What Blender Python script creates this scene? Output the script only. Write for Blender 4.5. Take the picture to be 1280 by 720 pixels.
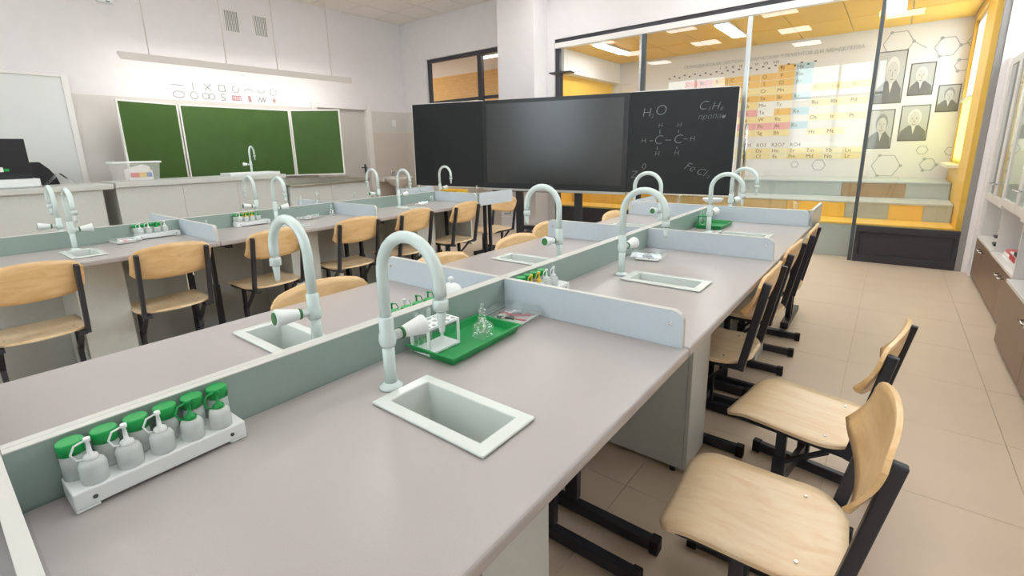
import bpy, bmesh, math, random
from mathutils import Vector, Matrix
random.seed(7)
PI = math.pi
for o in list(bpy.data.objects): bpy.data.objects.remove(o)
C = bpy.context.scene.collection
SC = bpy.context.scene

# ------------------------------------------------------------------ camera
CAM = Vector((0.9842, -0.0504, 1.2864)); PITCH, ROLL, YAW = -0.225, -0.021, -0.668
F, PY = 595.38, 323.38
fw = Vector((math.sin(YAW), math.cos(YAW), 0)); rt = Vector((math.cos(YAW), -math.sin(YAW), 0)); upv = Vector((0, 0, 1))
f2 = fw*math.cos(PITCH)+upv*math.sin(PITCH); u2 = upv*math.cos(PITCH)-fw*math.sin(PITCH)
r3 = rt*math.cos(ROLL)+u2*math.sin(ROLL); u3 = u2*math.cos(ROLL)-rt*math.sin(ROLL)
cd = bpy.data.cameras.new('camera'); cam = bpy.data.objects.new('camera', cd); C.objects.link(cam)
cd.sensor_fit = 'HORIZONTAL'; cd.sensor_width = 36; cd.lens = F*36/1280; cd.shift_y = (PY-360)/1280
cd.clip_start = 0.02; cd.clip_end = 100
cam.matrix_world = Matrix(((r3.x, u3.x, -f2.x, CAM.x), (r3.y, u3.y, -f2.y, CAM.y), (r3.z, u3.z, -f2.z, CAM.z), (0, 0, 0, 1)))
SC.camera = cam
# ------------------------------------------------------------------ world, exposure
w = bpy.data.worlds.new('overcast_sky'); SC.world = w; w.use_nodes = True
w.node_tree.nodes['Background'].inputs[0].default_value = (0.86, 0.93, 1.0, 1)
w.node_tree.nodes['Background'].inputs[1].default_value = 7.6
SC.cycles.transparent_max_bounces = 24
SC.view_settings.view_transform = 'Standard'; SC.view_settings.look = 'None'
SC.view_settings.gamma = 1.0; SC.view_settings.exposure = -0.06
PANEL_POWER = 9.3      # ceiling panels of this room, with one added row
BOARD_POWER = 11.0      # lamp over the chalkboard
BACK_POWER = 26.0       # linear lamps of the room behind the glass

# ------------------------------------------------------------------ materials
def lin(r, g, b):
    f = lambda c: ((c/255+0.055)/1.055)**2.4 if c/255 > 0.04045 else c/255/12.92
    return (f(r), f(g), f(b), 1)
M = {}
def mat(name, rgb, rough=0.5, spec=0.5, metal=0.0, noise=0.0, nscale=30.0, bump=0.0, stretch=(1, 1, 1), coat=0.0, emit=None, estr=0.0, trans=0.0):
    m = bpy.data.materials.new(name); m.use_nodes = True; nt = m.node_tree; b = nt.nodes['Principled BSDF']
    c = lin(*rgb); b.inputs['Base Color'].default_value = c
    b.inputs['Roughness'].default_value = rough; b.inputs['Metallic'].default_value = metal
    b.inputs['Specular IOR Level'].default_value = spec; b.inputs['Coat Weight'].default_value = coat
    if emit:
        b.inputs['Emission Color'].default_value = (*emit, 1); b.inputs['Emission Strength'].default_value = estr
    if noise or bump:
        tc = nt.nodes.new('ShaderNodeTexCoord'); mp = nt.nodes.new('ShaderNodeMapping'); nz = nt.nodes.new('ShaderNodeTexNoise')
        mp.inputs['Scale'].default_value = stretch; nz.inputs['Scale'].default_value = nscale; nz.inputs['Detail'].default_value = 4
        nt.links.new(tc.outputs['Object'], mp.inputs[0]); nt.links.new(mp.outputs[0], nz.inputs['Vector'])
        if noise:
            r = nt.nodes.new('ShaderNodeValToRGB')
            r.color_ramp.elements[0].position = 0.3; r.color_ramp.elements[1].position = 0.7
            r.color_ramp.elements[0].color = (c[0]*(1-noise), c[1]*(1-noise), c[2]*(1-noise), 1)
            r.color_ramp.elements[1].color = (min(1, c[0]*(1+noise)), min(1, c[1]*(1+noise)), min(1, c[2]*(1+noise)), 1)
            nt.links.new(nz.outputs['Fac'], r.inputs[0]); nt.links.new(r.outputs[0], b.inputs['Base Color'])
        if bump:
            bp = nt.nodes.new('ShaderNodeBump'); bp.inputs['Strength'].default_value = bump; bp.inputs['Distance'].default_value = 0.002
            nt.links.new(nz.outputs['Fac'], bp.inputs['Height']); nt.links.new(bp.outputs[0], b.inputs['Normal'])
    M[name] = m; return m
def wood(name, a, b_, scale=6.0, axis='Y', rough=0.32):
    m = bpy.data.materials.new(name); m.use_nodes = True; nt = m.node_tree; b = nt.nodes['Principled BSDF']
    tc = nt.nodes.new('ShaderNodeTexCoord'); mp = nt.nodes.new('ShaderNodeMapping')
    mp.inputs['Scale'].default_value = (2.2, 9, 9) if axis == 'X' else (9, 2.2, 9)
    n1 = nt.nodes.new('ShaderNodeTexNoise'); n1.inputs['Scale'].default_value = scale*.5; n1.inputs['Detail'].default_value = 3; n1.inputs['Distortion'].default_value = 1.2
    n2 = nt.nodes.new('ShaderNodeTexNoise'); n2.inputs['Scale'].default_value = scale*5; n2.inputs['Detail'].default_value = 6
    oi = nt.nodes.new('ShaderNodeObjectInfo'); ad = nt.nodes.new('ShaderNodeVectorMath'); ad.operation = 'ADD'
    sc = nt.nodes.new('ShaderNodeMath'); sc.operation = 'MULTIPLY'; sc.inputs[1].default_value = 17
    mx = nt.nodes.new('ShaderNodeMath'); mx.operation = 'MULTIPLY_ADD'; mx.inputs[1].default_value = 0.35
    r = nt.nodes.new('ShaderNodeValToRGB'); r.color_ramp.elements[0].color = lin(*a); r.color_ramp.elements[1].color = lin(*b_)
    r.color_ramp.elements[0].position = 0.42; r.color_ramp.elements[1].position = 0.85
    L = nt.links.new
    L(tc.outputs['Object'], mp.inputs[0]); L(mp.outputs[0], ad.inputs[0]); L(oi.outputs['Random'], sc.inputs[0]); L(sc.outputs[0], ad.inputs[1])
    L(ad.outputs[0], n1.inputs['Vector']); L(ad.outputs[0], n2.inputs['Vector'])
    L(n2.outputs['Fac'], mx.inputs[0]); L(n1.outputs['Fac'], mx.inputs[2]); L(mx.outputs[0], r.inputs[0]); L(r.outputs[0], b.inputs['Base Color'])
    b.inputs['Roughness'].default_value = rough; b.inputs['Coat Weight'].default_value = 0.25; b.inputs['Coat Roughness'].default_value = 0.25
    M[name] = m; return m
def clear(name, tint, gloss=0.25, rough=0.02, ior=1.45):
    m = bpy.data.materials.new(name); m.use_nodes = True; nt = m.node_tree
    for n in list(nt.nodes): nt.nodes.remove(n)
    out = nt.nodes.new('ShaderNodeOutputMaterial'); mix = nt.nodes.new('ShaderNodeMixShader'); t = nt.nodes.new('ShaderNodeBsdfTransparent'); g = nt.nodes.new('ShaderNodeBsdfGlossy')
    fr = nt.nodes.new('ShaderNodeFresnel'); fr.inputs[0].default_value = ior
    ge = nt.nodes.new('ShaderNodeNewGeometry'); mr = nt.nodes.new('ShaderNodeMapRange'); mr.inputs[3].default_value = ior; mr.inputs[4].default_value = 1/ior
    nt.links.new(ge.outputs['Backfacing'], mr.inputs[0]); nt.links.new(mr.outputs[0], fr.inputs[0])   # same reflectance on both faces of thin glass
    mul = nt.nodes.new('ShaderNodeMath'); mul.operation = 'MULTIPLY_ADD'; mul.inputs[1].default_value = 1.0; mul.inputs[2].default_value = gloss
    mul.use_clamp = True
    t.inputs[0].default_value = tint; g.inputs['Roughness'].default_value = rough; g.inputs[0].default_value = (1, 1, 1, 1)
    nt.links.new(fr.outputs[0], mul.inputs[0]); nt.links.new(mul.outputs[0], mix.inputs[0]); nt.links.new(t.outputs[0], mix.inputs[1]); nt.links.new(g.outputs[0], mix.inputs[2]); nt.links.new(mix.outputs[0], out.inputs[0])
    M[name] = m; return m
def bricks(name, a, b_, mortar, scale):
    m = mat(name, a, 0.45); nt = m.node_tree; b = nt.nodes['Principled BSDF']
    tc = nt.nodes.new('ShaderNodeTexCoord'); mp = nt.nodes.new('ShaderNodeMapping'); mp.inputs['Rotation'].default_value = (PI/2, 0, 0)
    br = nt.nodes.new('ShaderNodeTexBrick'); br.inputs['Scale'].default_value = scale; br.inputs['Color1'].default_value = lin(*a); br.inputs['Color2'].default_value = lin(*b_); br.inputs['Mortar'].default_value = lin(*mortar); br.inputs['Mortar Size'].default_value = 0.012
    nt.links.new(tc.outputs['Object'], mp.inputs[0]); nt.links.new(mp.outputs[0], br.inputs['Vector']); nt.links.new(br.outputs[0], b.inputs['Base Color'])
mat('wall_paint', (236, 231, 231), 0.7, noise=0.015, nscale=8)
mat('wall_lower_paint', (218, 212, 206), 0.5, noise=0.02, nscale=6)
mat('wall_tile_paint', (199, 190, 178), 0.4, noise=0.02, nscale=6)
mat('ceiling_tile', (249, 243, 235), 0.85, noise=0.05, nscale=140)
mat('ceiling_grid', (220, 212, 203), 0.6)
mat('floor_tile', (216, 196, 173), 0.34, noise=0.02, nscale=4, spec=0.4)
mat('floor_joint', (186, 166, 144), 0.7)
mat('desk_top', (177, 170, 167), 0.28, noise=0.035, nscale=400, spec=0.45)
mat('desk_edge', (200, 196, 192), 0.4)
mat('upstand', (150, 168, 160), 0.22, noise=0.015, nscale=60)  # green cast and shade of the back boards put into this colour
mat('laminate', (200, 211, 219), 0.22, noise=0.015, nscale=60)
mat('laminate_edge', (208, 208, 202), 0.4)
mat('cabinet_grey', (204, 206, 201), 0.4, noise=0.02, nscale=40)
mat('black_metal', (44, 46, 54), 0.38, spec=0.5)
mat('rubber', (22, 22, 24), 0.65)
mat('plastic_white', (236, 240, 238), 0.28)
mat('tap_white', (214, 228, 224), 0.22, coat=0.3)
mat('sink_white', (218, 224, 218), 0.25, coat=0.2)
mat('plastic_green', (20, 148, 74), 0.3)
mat('cap_green', (16, 158, 74), 0.28)
mat('ring_green', (52, 120, 62), 0.4)
mat('plastic_yellow', (238, 192, 60), 0.4)
mat('plastic_red', (214, 84, 92), 0.4)
mat('plastic_blue', (84, 130, 190), 0.4)
mat('paper_white', (240, 238, 234), 0.7)
mat('chrome', (205, 205, 205), 0.18, metal=1.0)
mat('steel', (190, 186, 176), 0.3, metal=0.9)
mat('chalk_green', (68, 98, 44), 0.5, spec=0.3, noise=0.06, nscale=5)
mat('board_black', (30, 34, 37), 0.45, spec=0.35, noise=0.06, nscale=5)
mat('bezel_black', (34, 37, 41), 0.3)
mat('screen_glass', (30, 35, 38), 0.24, spec=1.0)
mat('chalk', (126, 132, 134), 0.9)
mat('frame_white', (238, 234, 230), 0.35)
mat('board_white', (226, 228, 224), 0.3)
mat('frame_grey', (74, 82, 86), 0.4)
mat('frame_black', (56, 55, 62), 0.4)
mat('pillar_grey', (150, 146, 143), 0.5)
mat('alu', (200, 204, 204), 0.3, metal=0.7)
mat('yellow_wall', (250, 200, 78), 0.4)
mat('yellow_ceiling', (238, 188, 64), 0.45, noise=0.03, nscale=3)
mat('ceiling_line', (196, 190, 150), 0.5)
mat('tier_grey', (188, 194, 190), 0.4, noise=0.03, nscale=10)
mat('tier_yellow', (250, 204, 96), 0.4)
mat('tier_tan', (208, 188, 150), 0.5, noise=0.05, nscale=10)
mat('tier_brown', (176, 146, 112), 0.5, noise=0.06, nscale=10)
mat('tier_tread', (196, 204, 208), 0.4)
mat('mural', (232, 228, 230), 0.6)
mat('ink_grey', (170, 172, 178), 0.7); mat('ink_dark', (96, 92, 90), 0.7); mat('ink_brown', (120, 92, 60), 0.7)
mat('cell_orange', (240, 196, 118), 0.7); mat('cell_yellow', (243, 224, 170), 0.7); mat('cell_pink', (238, 176, 176), 0.7); mat('cell_blue', (190, 216, 230), 0.7); mat('cell_pale', (244, 232, 196), 0.7); mat('cell_white', (240, 238, 236), 0.7)  # cell colours paled with white to put the haze over the mural into them
mat('portrait_back', (192, 190, 190), 0.7); mat('portrait_dark', (122, 120, 120), 0.7); mat('portrait_face', (206, 200, 198), 0.7); mat('portrait_hair', (220, 216, 214), 0.7); mat('portrait_mid', (152, 148, 148), 0.7)
mat('door_paint', (205, 200, 194), 0.45)
mat('brown_laminate', (136, 112, 92), 0.4, noise=0.05, nscale=20, stretch=(1, 1, .1))
mat('cabinet_white', (226, 222, 218), 0.4)
mat('ceramic', (228, 220, 212), 0.15, coat=0.3)
mat('blind_yellow', (240, 236, 120), 0.6, emit=(0.85, 0.83, 0.22), estr=0.0)
mat('curtain', (235, 233, 228), 0.8)
mat('sticker_grey', (146, 142, 146), 0.8); mat('sticker_pink', (200, 138, 148), 0.8)
mat('lamp_body', (214, 206, 200), 0.4)
mat('black_fabric', (34, 32, 36), 0.7)
mat('monitor_black', (26, 25, 29), 0.3)
mat('grille_dark', (70, 72, 72), 0.6)
bricks('yellow_brick', (232, 176, 64), (224, 164, 54), (196, 146, 60), 4.0)
mat('splash_tile', (214, 205, 194), 0.35, noise=0.02, nscale=5)
wood('ply', (236, 200, 152), (247, 222, 184), 5, 'X')
wood('ply_back', (222, 178, 120), (240, 202, 148), 5, 'Y')
wood('ply_edge', (186, 132, 78), (214, 166, 108), 20, 'Y')
clear('window_glass', (0.95, 0.98, 0.97, 1), 0.02, 0.0)
clear('partition_glass', (0.97, 0.99, 0.98, 1), 0.0, 0.0)
clear('lab_glass', (0.96, 0.985, 0.975, 1), 0.12, 0.03)
clear('clear_plastic', (0.92, 0.945, 0.94, 1), 0.15, 0.12)
m = mat('frosted_plastic', (240, 246, 243), 0.35); m.node_tree.nodes['Principled BSDF'].inputs['Alpha'].default_value = 0.55
m = mat('frosted_bin', (236, 236, 232), 0.35); m.node_tree.nodes['Principled BSDF'].inputs['Alpha'].default_value = 0.16
m = bpy.data.materials.new('curtain_sheer'); m.use_nodes = True; M['curtain_sheer'] = m; nt = m.node_tree
for n in list(nt.nodes): nt.nodes.remove(n)
o1 = nt.nodes.new('ShaderNodeOutputMaterial'); tr = nt.nodes.new('ShaderNodeBsdfTranslucent'); tr.inputs[0].default_value = (.85, .85, .85, 1); df = nt.nodes.new('ShaderNodeBsdfDiffuse'); df.inputs[0].default_value = (.7, .7, .7, 1); mx = nt.nodes.new('ShaderNodeMixShader'); mx.inputs[0].default_value = .25
nt.links.new(tr.outputs[0], mx.inputs[1]); nt.links.new(df.outputs[0], mx.inputs[2]); nt.links.new(mx.outputs[0], o1.inputs[0])
def emis(name, col, s):
    m = mat(name, (250, 250, 248), 0.5, emit=col, estr=s)
emis('panel_light', (1.0, 0.99, 1.0), PANEL_POWER)
emis('board_light', (1.0, 0.98, 0.93), BOARD_POWER)
emis('corridor_fill', (1.0, 0.97, 0.92), 14.0)
emis('back_light', (0.97, 0.98, 1.0), BACK_POWER)

# ------------------------------------------------------------------ helpers
class MB:
    def __init__(s): s.bm = bmesh.new()
    def box(s, x0, x1, y0, y1, z0, z1, mi=0):
        v = [s.bm.verts.new(p) for p in ((x0, y0, z0), (x1, y0, z0), (x1, y1, z0), (x0, y1, z0), (x0, y0, z1), (x1, y0, z1), (x1, y1, z1), (x0, y1, z1))]
        for f in ((0, 3, 2, 1), (4, 5, 6, 7), (0, 1, 5, 4), (1, 2, 6, 5), (2, 3, 7, 6), (3, 0, 4, 7)):
            s.bm.faces.new([v[i] for i in f]).material_index = mi
        return s
    def bar(s, a, b, wx, wy, up=(0, 0, 1)):
        a, b = Vector(a), Vector(b); d = (b-a).normalized(); u = Vector(up)
        if abs(d.dot(u)) > .98: u = Vector((0, 1, 0))
        x = d.cross(u).normalized(); y = x.cross(d).normalized(); r = []
        for p in (a, b):
            r.append([s.bm.verts.new(p+x*sx*wx/2+y*sy*wy/2) for sx, sy in ((-1, -1), (1, -1), (1, 1), (-1, 1))])
        for i in range(4): s.bm.faces.new((r[0][i], r[0][(i+1) % 4], r[1][(i+1) % 4], r[1][i]))
        s.bm.faces.new(r[0][::-1]); s.bm.faces.new(r[1]); return s
    def tube(s, pts, rad, seg=10, closed=False):
        pts = [Vector(p) for p in pts]; n = len(pts); rings = []; px = None
        for i, p in enumerate(pts):
            if closed: d = pts[(i+1) % n]-pts[i-1]
            else: d = pts[min(i+1, n-1)]-pts[max(i-1, 0)]
            d.normalize()
            if px is None:
                u = Vector((0, 0, 1)) if abs(d.z) < .9 else Vector((1, 0, 0)); px = d.cross(u).normalized()
            px = (px-d*px.dot(d)).normalized(); py = d.cross(px)
            r = rad[i] if isinstance(rad, (list, tuple)) else rad
            rings.append([s.bm.verts.new(p+px*math.cos(2*PI*k/seg)*r+py*math.sin(2*PI*k/seg)*r) for k in range(seg)])
        m = n if closed else n-1
        for i in range(m):
            a, b = rings[i], rings[(i+1) % n]
            for k in range(seg): s.bm.faces.new((a[k], a[(k+1) % seg], b[(k+1) % seg], b[k])).smooth = True
        if not closed:
            s.bm.faces.new(rings[0][::-1]); s.bm.faces.new(rings[-1])
        return s
    def lathe(s, prof, c=(0, 0, 0), seg=18, axis=(0, 0, 1), cap0=True, cap1=True):
        c = Vector(c); q = Vector((0, 0, 1)).rotation_difference(Vector(axis)); rings = []
        for r, z in prof:
            rings.append([s.bm.verts.new(c+q@Vector((r*math.cos(2*PI*k/seg), r*math.sin(2*PI*k/seg), z))) for k in range(seg)])
        for a, b in zip(rings, rings[1:]):
            for k in range(seg): s.bm.faces.new((a[k], a[(k+1) % seg], b[(k+1) % seg], b[k])).smooth = True
        if cap0: s.bm.faces.new(rings[0][::-1])
        if cap1: s.bm.faces.new(rings[-1])
        return s
    def prism(s, poly, axis, a, b):
        # poly: list of 2D points; axis 'x','y','z' extruded from a to b
        f = {'x': lambda p, t: (t, p[0], p[1]), 'y': lambda p, t: (p[0], t, p[1]), 'z': lambda p, t: (p[0], p[1], t)}[axis]
        A = [s.bm.verts.new(f(p, a)) for p in poly]; B = [s.bm.verts.new(f(p, b)) for p in poly]; n = len(poly)
        s.bm.faces.new(A[::-1]); s.bm.faces.new(B)
        for i in range(n): s.bm.faces.new((A[i], A[(i+1) % n], B[(i+1) % n], B[i]))
        return s
    def grid(s, rows, thick_vec=None, smooth=True):
        vs = [[s.bm.verts.new(p) for p in r] for r in rows]
        for a, b in zip(vs, vs[1:]):
            for i in range(len(a)-1): s.bm.faces.new((a[i], a[i+1], b[i+1], b[i])).smooth = smooth
        return vs
    def shell(s, top, bot):
        A = s.grid(top); B = s.grid([list(r) for r in bot])
        def st(e, f):
            for i in range(len(e)-1): s.bm.faces.new((e[i], e[i+1], f[i+1], f[i]))
        st(A[0], B[0]); st(A[-1], B[-1]); st([r[0] for r in A], [r[0] for r in B]); st([r[-1] for r in A], [r[-1] for r in B])
        return s
    def mesh(s, name):
        bmesh.ops.recalc_face_normals(s.bm, faces=s.bm.faces)
        me = bpy.data.meshes.new(name); s.bm.to_mesh(me); s.bm.free(); return me
    def build(s, name, m, parent=None, bevel=0.0, loc=None, label=None, seg=2):
        me = s.mesh(name)
        for k in (m if isinstance(m, (list, tuple)) else [m]): me.materials.append(M[k])
        o = bpy.data.objects.new(name, me); C.objects.link(o)
        if parent: o.parent = parent
        if loc: o.location = loc
        if label: o['label'] = label
        if bevel:
            b = o.modifiers.new('bevel', 'BEVEL'); b.width = bevel; b.segments = seg; b.limit_method = 'ANGLE'; b.angle_limit = 0.7
        return o
def tag(o, label, cat, group=None):
    o['label'] = label; o['category'] = cat
    if group: o['group'] = group
    return o
def thing(name, label, cat, loc=(0, 0, 0), rz=0.0, group=None):
    o = bpy.data.objects.new(name, None); C.objects.link(o); o.location = loc; o.rotation_euler = (0, 0, rz); o.empty_display_size = 0.05
    return tag(o, label, cat, group)
def struct(o): o['kind'] = 'structure'; return o
def sbox(name, m, *b, parent=None, bevel=0):
    o = MB().box(*b).build(name, m, parent, bevel)
    if parent is None: struct(o)
    return o
def copy_tree(o, parent=None):
    c = o.copy(); C.objects.link(c); c.parent = parent
    for ch in list(o.children): copy_tree(ch, c)
    return c
def dup(o, loc, rz, label, group=None):
    c = copy_tree(o); c.location = loc; c.rotation_euler = (0, 0, rz); c['label'] = label
    if group: c['group'] = group
    return c
def rrect(x0, x1, z0, z1, r, corners=(1, 1, 1, 1), n=5):
    # corners order: (x0,z0),(x1,z0),(x1,z1),(x0,z1)
    P = []
    for (cx, cz, a0, on) in ((x0, z0, PI, corners[0]), (x1, z0, 1.5*PI, corners[1]), (x1, z1, 0, corners[2]), (x0, z1, .5*PI, corners[3])):
        if not on: P.append((cx, cz)); continue
        mx = cx+r if cx == x0 else cx-r; mz = cz+r if cz == z0 else cz-r
        for k in range(n+1):
            a = a0+k/n*PI/2; P.append((mx+r*math.cos(a), mz+r*math.sin(a)))
    return P
def text_mesh(name, s, size, m, parent, loc, rot=(PI/2, 0, 0), shear=0.0, align='CENTER', ext=0.0005, off=0.0):
    cu = bpy.data.curves.new(name, 'FONT'); cu.body = s; cu.size = size; cu.shear = shear; cu.align_x = align; cu.align_y = 'CENTER'; cu.extrude = ext; cu.resolution_u = 3; cu.offset = off
    t = bpy.data.objects.new(name, cu); C.objects.link(t)
    dg = bpy.context.evaluated_depsgraph_get(); me = bpy.data.meshes.new_from_object(t.evaluated_get(dg))
    bpy.data.objects.remove(t); bpy.data.curves.remove(cu)
    me.materials.clear(); me.materials.append(M[m])
    o = bpy.data.objects.new(name, me); C.objects.link(o); o.parent = parent; o.location = loc; o.rotation_euler = rot
    return o
ORD = ['first', 'second', 'third', 'fourth', 'fifth', 'sixth', 'seventh', 'eighth']

# ================================================================== ROOM SHELL
XL, XR, YF, YB, ZC = -6.66, 2.15, 6.34, -2.60, 3.62
# floor
fl = sbox('floor', 'floor_joint', XL-.1, XR+.1, YB-.1, 8.6, -0.06, -0.004)
def tile_obj(name, m, sx, sy, h, parent, spots, bev):
    me = MB().box(-sx/2, sx/2, -sy/2, sy/2, 0, h).mesh(name); me.materials.append(M[m])
    for i, (x, y, z) in enumerate(spots):
        o = bpy.data.objects.new(name, me); C.objects.link(o); o.parent = parent; o.location = (x, y, z)
xs = [0.92-.3-.6*k for k in range(-2, 13)]; ys = [2.68-.3+.6*k for k in range(-4, 7)]
tile_obj('tile', 'floor_tile', .5982, .5982, .006, fl, [(x, y, -.006) for x in xs for y in ys if XL+.29 < x < XR-.2 and y < YF-.2], 0)
rest = MB()
for y0, y1 in ((YB, ys[0]-.3-.002),): rest.box(XL, XR, y0, y1, -.006, 0)
rest.box(XL, XR, ys[-1]+.3+.002, 8.5, -.006, 0); rest.box(2.122, XR, ys[0]-.3, ys[-1]+.3, -.006, 0); rest.box(XL, -6.282, ys[0]-.3, ys[-1]+.3, -.006, 0)
o = rest.build('tile_border', 'floor_tile', fl); o['kind'] = 'stuff'
# ceiling
ce = sbox('ceiling', 'ceiling_grid', XL-.1, XR+.1, YB-.1, YF+.1, ZC+.006, ZC+.08)
LAMPS = [(i, j) for i in (3, 6, 9, 12) for j in (1, 3, 6, 9, 12) if (i, j) not in ((3, 1), (6, 12), (12, 12))]  # row nearest the glass wall is unseen, added to brighten the far wall
tl = []
for i in range(15):
    for j in range(15):
        x, y = XL+.3+.6*i, YF-.3-.6*j
        if x < XR-.1 and y > YB+.1 and (i, j) not in LAMPS: tl.append((x, y, ZC-.004))
tile_obj('tile', 'ceiling_tile', .585, .585, .012, ce, tl, 0)
for n, (i, j) in enumerate(LAMPS):
    x, y = XL+.3+.6*i, YF-.3-.6*j
    t = thing('ceiling_light', 'white ceiling light panel, %s row from glass wall, %s from chalkboard wall' % (ORD[(1, 3, 6, 9, 12).index(j)], ORD[(3, 6, 9, 12).index(i)]), 'ceiling light', (x, y, ZC-.012), 0, 'ceiling light panels')
    MB().box(-.298, -.285, -.298, .298, 0, .014).box(.285, .298, -.298, .298, 0, .014).box(-.285, .285, -.298, -.285, 0, .014).box(-.285, .285, .285, .298, 0, .014).build('frame', 'frame_white', t)
    MB().box(-.284, .284, -.284, .284, .004, .012).build('diffuser', 'panel_light', t)
# left wall (chalkboard wall) with door opening
DY0, DY1, DZ = 4.47, 5.46, 2.06
wl = MB().box(XL-.12, XL, YB-.1, DY0, 0, ZC+.02).box(XL-.12, XL, DY1, YF+.1, 0, ZC+.02).box(XL-.12, XL, DY0, DY1, DZ, ZC+.02).build('wall_left', 'wall_paint'); struct(wl)
MB().box(XL, XL+.006, YB, DY0-.06, 0, 2.03).box(XL, XL+.006, DY1+.06, YF, 1.66, 2.03).build('lower_panel', 'wall_lower_paint', wl)
MB().box(XL, XL+.004, DY1+.06, YF, 0, 1.655).build('splash_panel', 'splash_tile', wl)
# door
d = MB().box(XL-.10, XL-.06, DY0+.02, DY1-.02, 0.008, DZ-.02).build('door_1', 'door_paint', None, .003); struct(d)
MB().box(XL-.12, XL+.012, DY0-.0, DY0+.02, 0, DZ).box(XL-.12, XL+.012, DY1-.02, DY1, 0, DZ).box(XL-.12, XL+.012, DY0, DY1, DZ-.02, DZ).build('door_frame', 'frame_white', d)
MB().box(XL+.001, XL+.015, DY1, DY1+.085, 0, DZ+.06).box(XL+.001, XL+.015, DY0-.085, DY0, 0, DZ+.06).build('casing', 'frame_white', d, .003)
h = MB().lathe([(.026, 0), (.026, .012)], (XL-.06, DY1-.09, 1.02), 14, (1, 0, 0)).tube([(XL-.05, DY1-.09, 1.02), (XL-.015, DY1-.09, 1.02), (XL-.012, DY1-.14, 1.02), (XL-.012, DY1-.20, 1.02)], .009, 8).box(XL-.06, XL-.056, DY1-.11, DY1-.07, .86, 1.08).build('door_handle', 'frame_grey', d)
# far wall with window_1 opening and glazed partition opening
WX0, WX1, WZ0, WZ1 = -5.98, -4.24, 1.75, 2.92
GX0, GX1, GZ = -3.17, 1.66, 2.86
wf = MB().box(XL-.1, WX0, YF, YF+.16, 0, ZC+.02).box(WX0, WX1, YF, YF+.16, 0, WZ0).box(WX0, WX1, YF, YF+.16, WZ1, ZC+.02).box(WX1, GX0, YF, YF+.16, 0, ZC+.02).box(GX0, GX1, YF, YF+.16, GZ, ZC+.02).box(GX1, 1.70, YF, YF+.16, 0, ZC+.02).box(1.70, XR+.1, YF, YF+.16, 0, 2.03).box(1.70, XR+.1, YF, YF+.16, 2.95, ZC+.02).build('wall_far', 'wall_paint'); struct(wf)
MB().box(XL+.005, WX1-.02, YF-.006, YF, 1.66, 1.748).box(XL+.005, WX0-.001, YF-.006, YF, 1.748, 2.03).build('lower_panel', 'wall_lower_paint', wf)
MB().box(XL+.005, WX1-.02, YF-.004, YF, 0, 1.655).build('splash_panel', 'splash_tile', wf)
sbox('wall_column', 'wall_paint', -3.99, -3.30, 6.0, YF, 0, ZC+.004, bevel=.004)
# window_1
w1 = MB().box(WX0, WX1, YF+.04, YF+.10, WZ1-.06, WZ1).box(WX0, WX1, YF+.04, YF+.10, WZ0, WZ0+.06).box(WX0, WX0+.06, YF+.04, YF+.10, WZ0+.06, WZ1-.06).box(WX1-.06, WX1, YF+.04, YF+.10, WZ0+.06, WZ1-.06).box(-4.75, -4.66, YF+.035, YF+.105, WZ0+.06, WZ1-.06).box(WX0+.06, WX1-.06, YF+.045, YF+.095, 2.14, 2.19).build('window_1', 'frame_black', None, .004); struct(w1)
MB().box(WX0+.05, -4.75, YF+.065, YF+.073, WZ0+.05, WZ1-.05).build('pane', 'window_glass', w1)
MB().box(-4.66, WX1-.05, YF+.065, YF+.073, WZ0+.05, WZ1-.05).build('pane', 'window_glass', w1)
MB().box(WX0+.002, WX1-.002, YF+.002, YF+.038, WZ0, WZ0+.02).build('window_sill', 'frame_white', w1)
# glazed partition: window_2
gy0, gy1 = YF+.02, YF+.075
g = MB().box(GX0, GX1, gy0, gy1+.02, GZ-.05, GZ).build('window_2', 'frame_black'); struct(g)
MB().box(GX0, GX1, gy0-.012, gy1+.01, GZ-.125, GZ-.05).build('head_rail', 'frame_white', g, .004)
def mull(x, wd, m='alu', z0=0.0): return MB().box(x-wd/2, x+wd/2, gy0, gy1, z0, GZ-.125).build('mullion', m, g, .004)
mull(-3.13, .07, 'frame_black'); mull(-1.785, .05, 'frame_grey'); mull(-1.828, .034, 'chrome'); mull(-.50, .05, 'alu'); mull(.735, .034, 'frame_grey'); mull(1.635, .05, 'pillar_grey')
for a, b in ((-3.095, -1.845), (-1.755, -.53)):
    MB().box(a, b, gy0, gy1, 0, .40).build('kick_panel', 'frame_black', g, .006)
    MB().box(a, b, gy0+.022, gy0+.032, .40, GZ-.125).build('pane', 'partition_glass', g)
kp = MB().box(.762, 1.61, gy0, gy1, 0, .085).box(.762, 1.61, gy0, gy1, .33, .40).box(.762, .80, gy0, gy1, .085, .33).box(1.572, 1.61, gy0, gy1, .085, .33).box(.80, 1.572, gy0+.018, gy1-.01, .085, .33).build('kick_panel', 'frame_black', g, .004)
MB().box(.762, 1.61, gy0+.022, gy0+.032, .40, GZ-.125).build('pane', 'partition_glass', g)
dl = MB().box(-.472, .708, gy0+.022, gy0+.032, .012, GZ-.13).build('door_leaf', 'partition_glass', g)
MB().tube([(-.43, gy0-.03, .80), (-.43, gy0-.03, 1.53)], .016, 10).tube([(-.43, gy0-.03, .90), (-.43, gy0+.022, .90)], .009, 8).tube([(-.43, gy0-.03, 1.44), (-.43, gy0+.022, 1.44)], .009, 8).build('pull_bar', 'chrome', dl)
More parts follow.
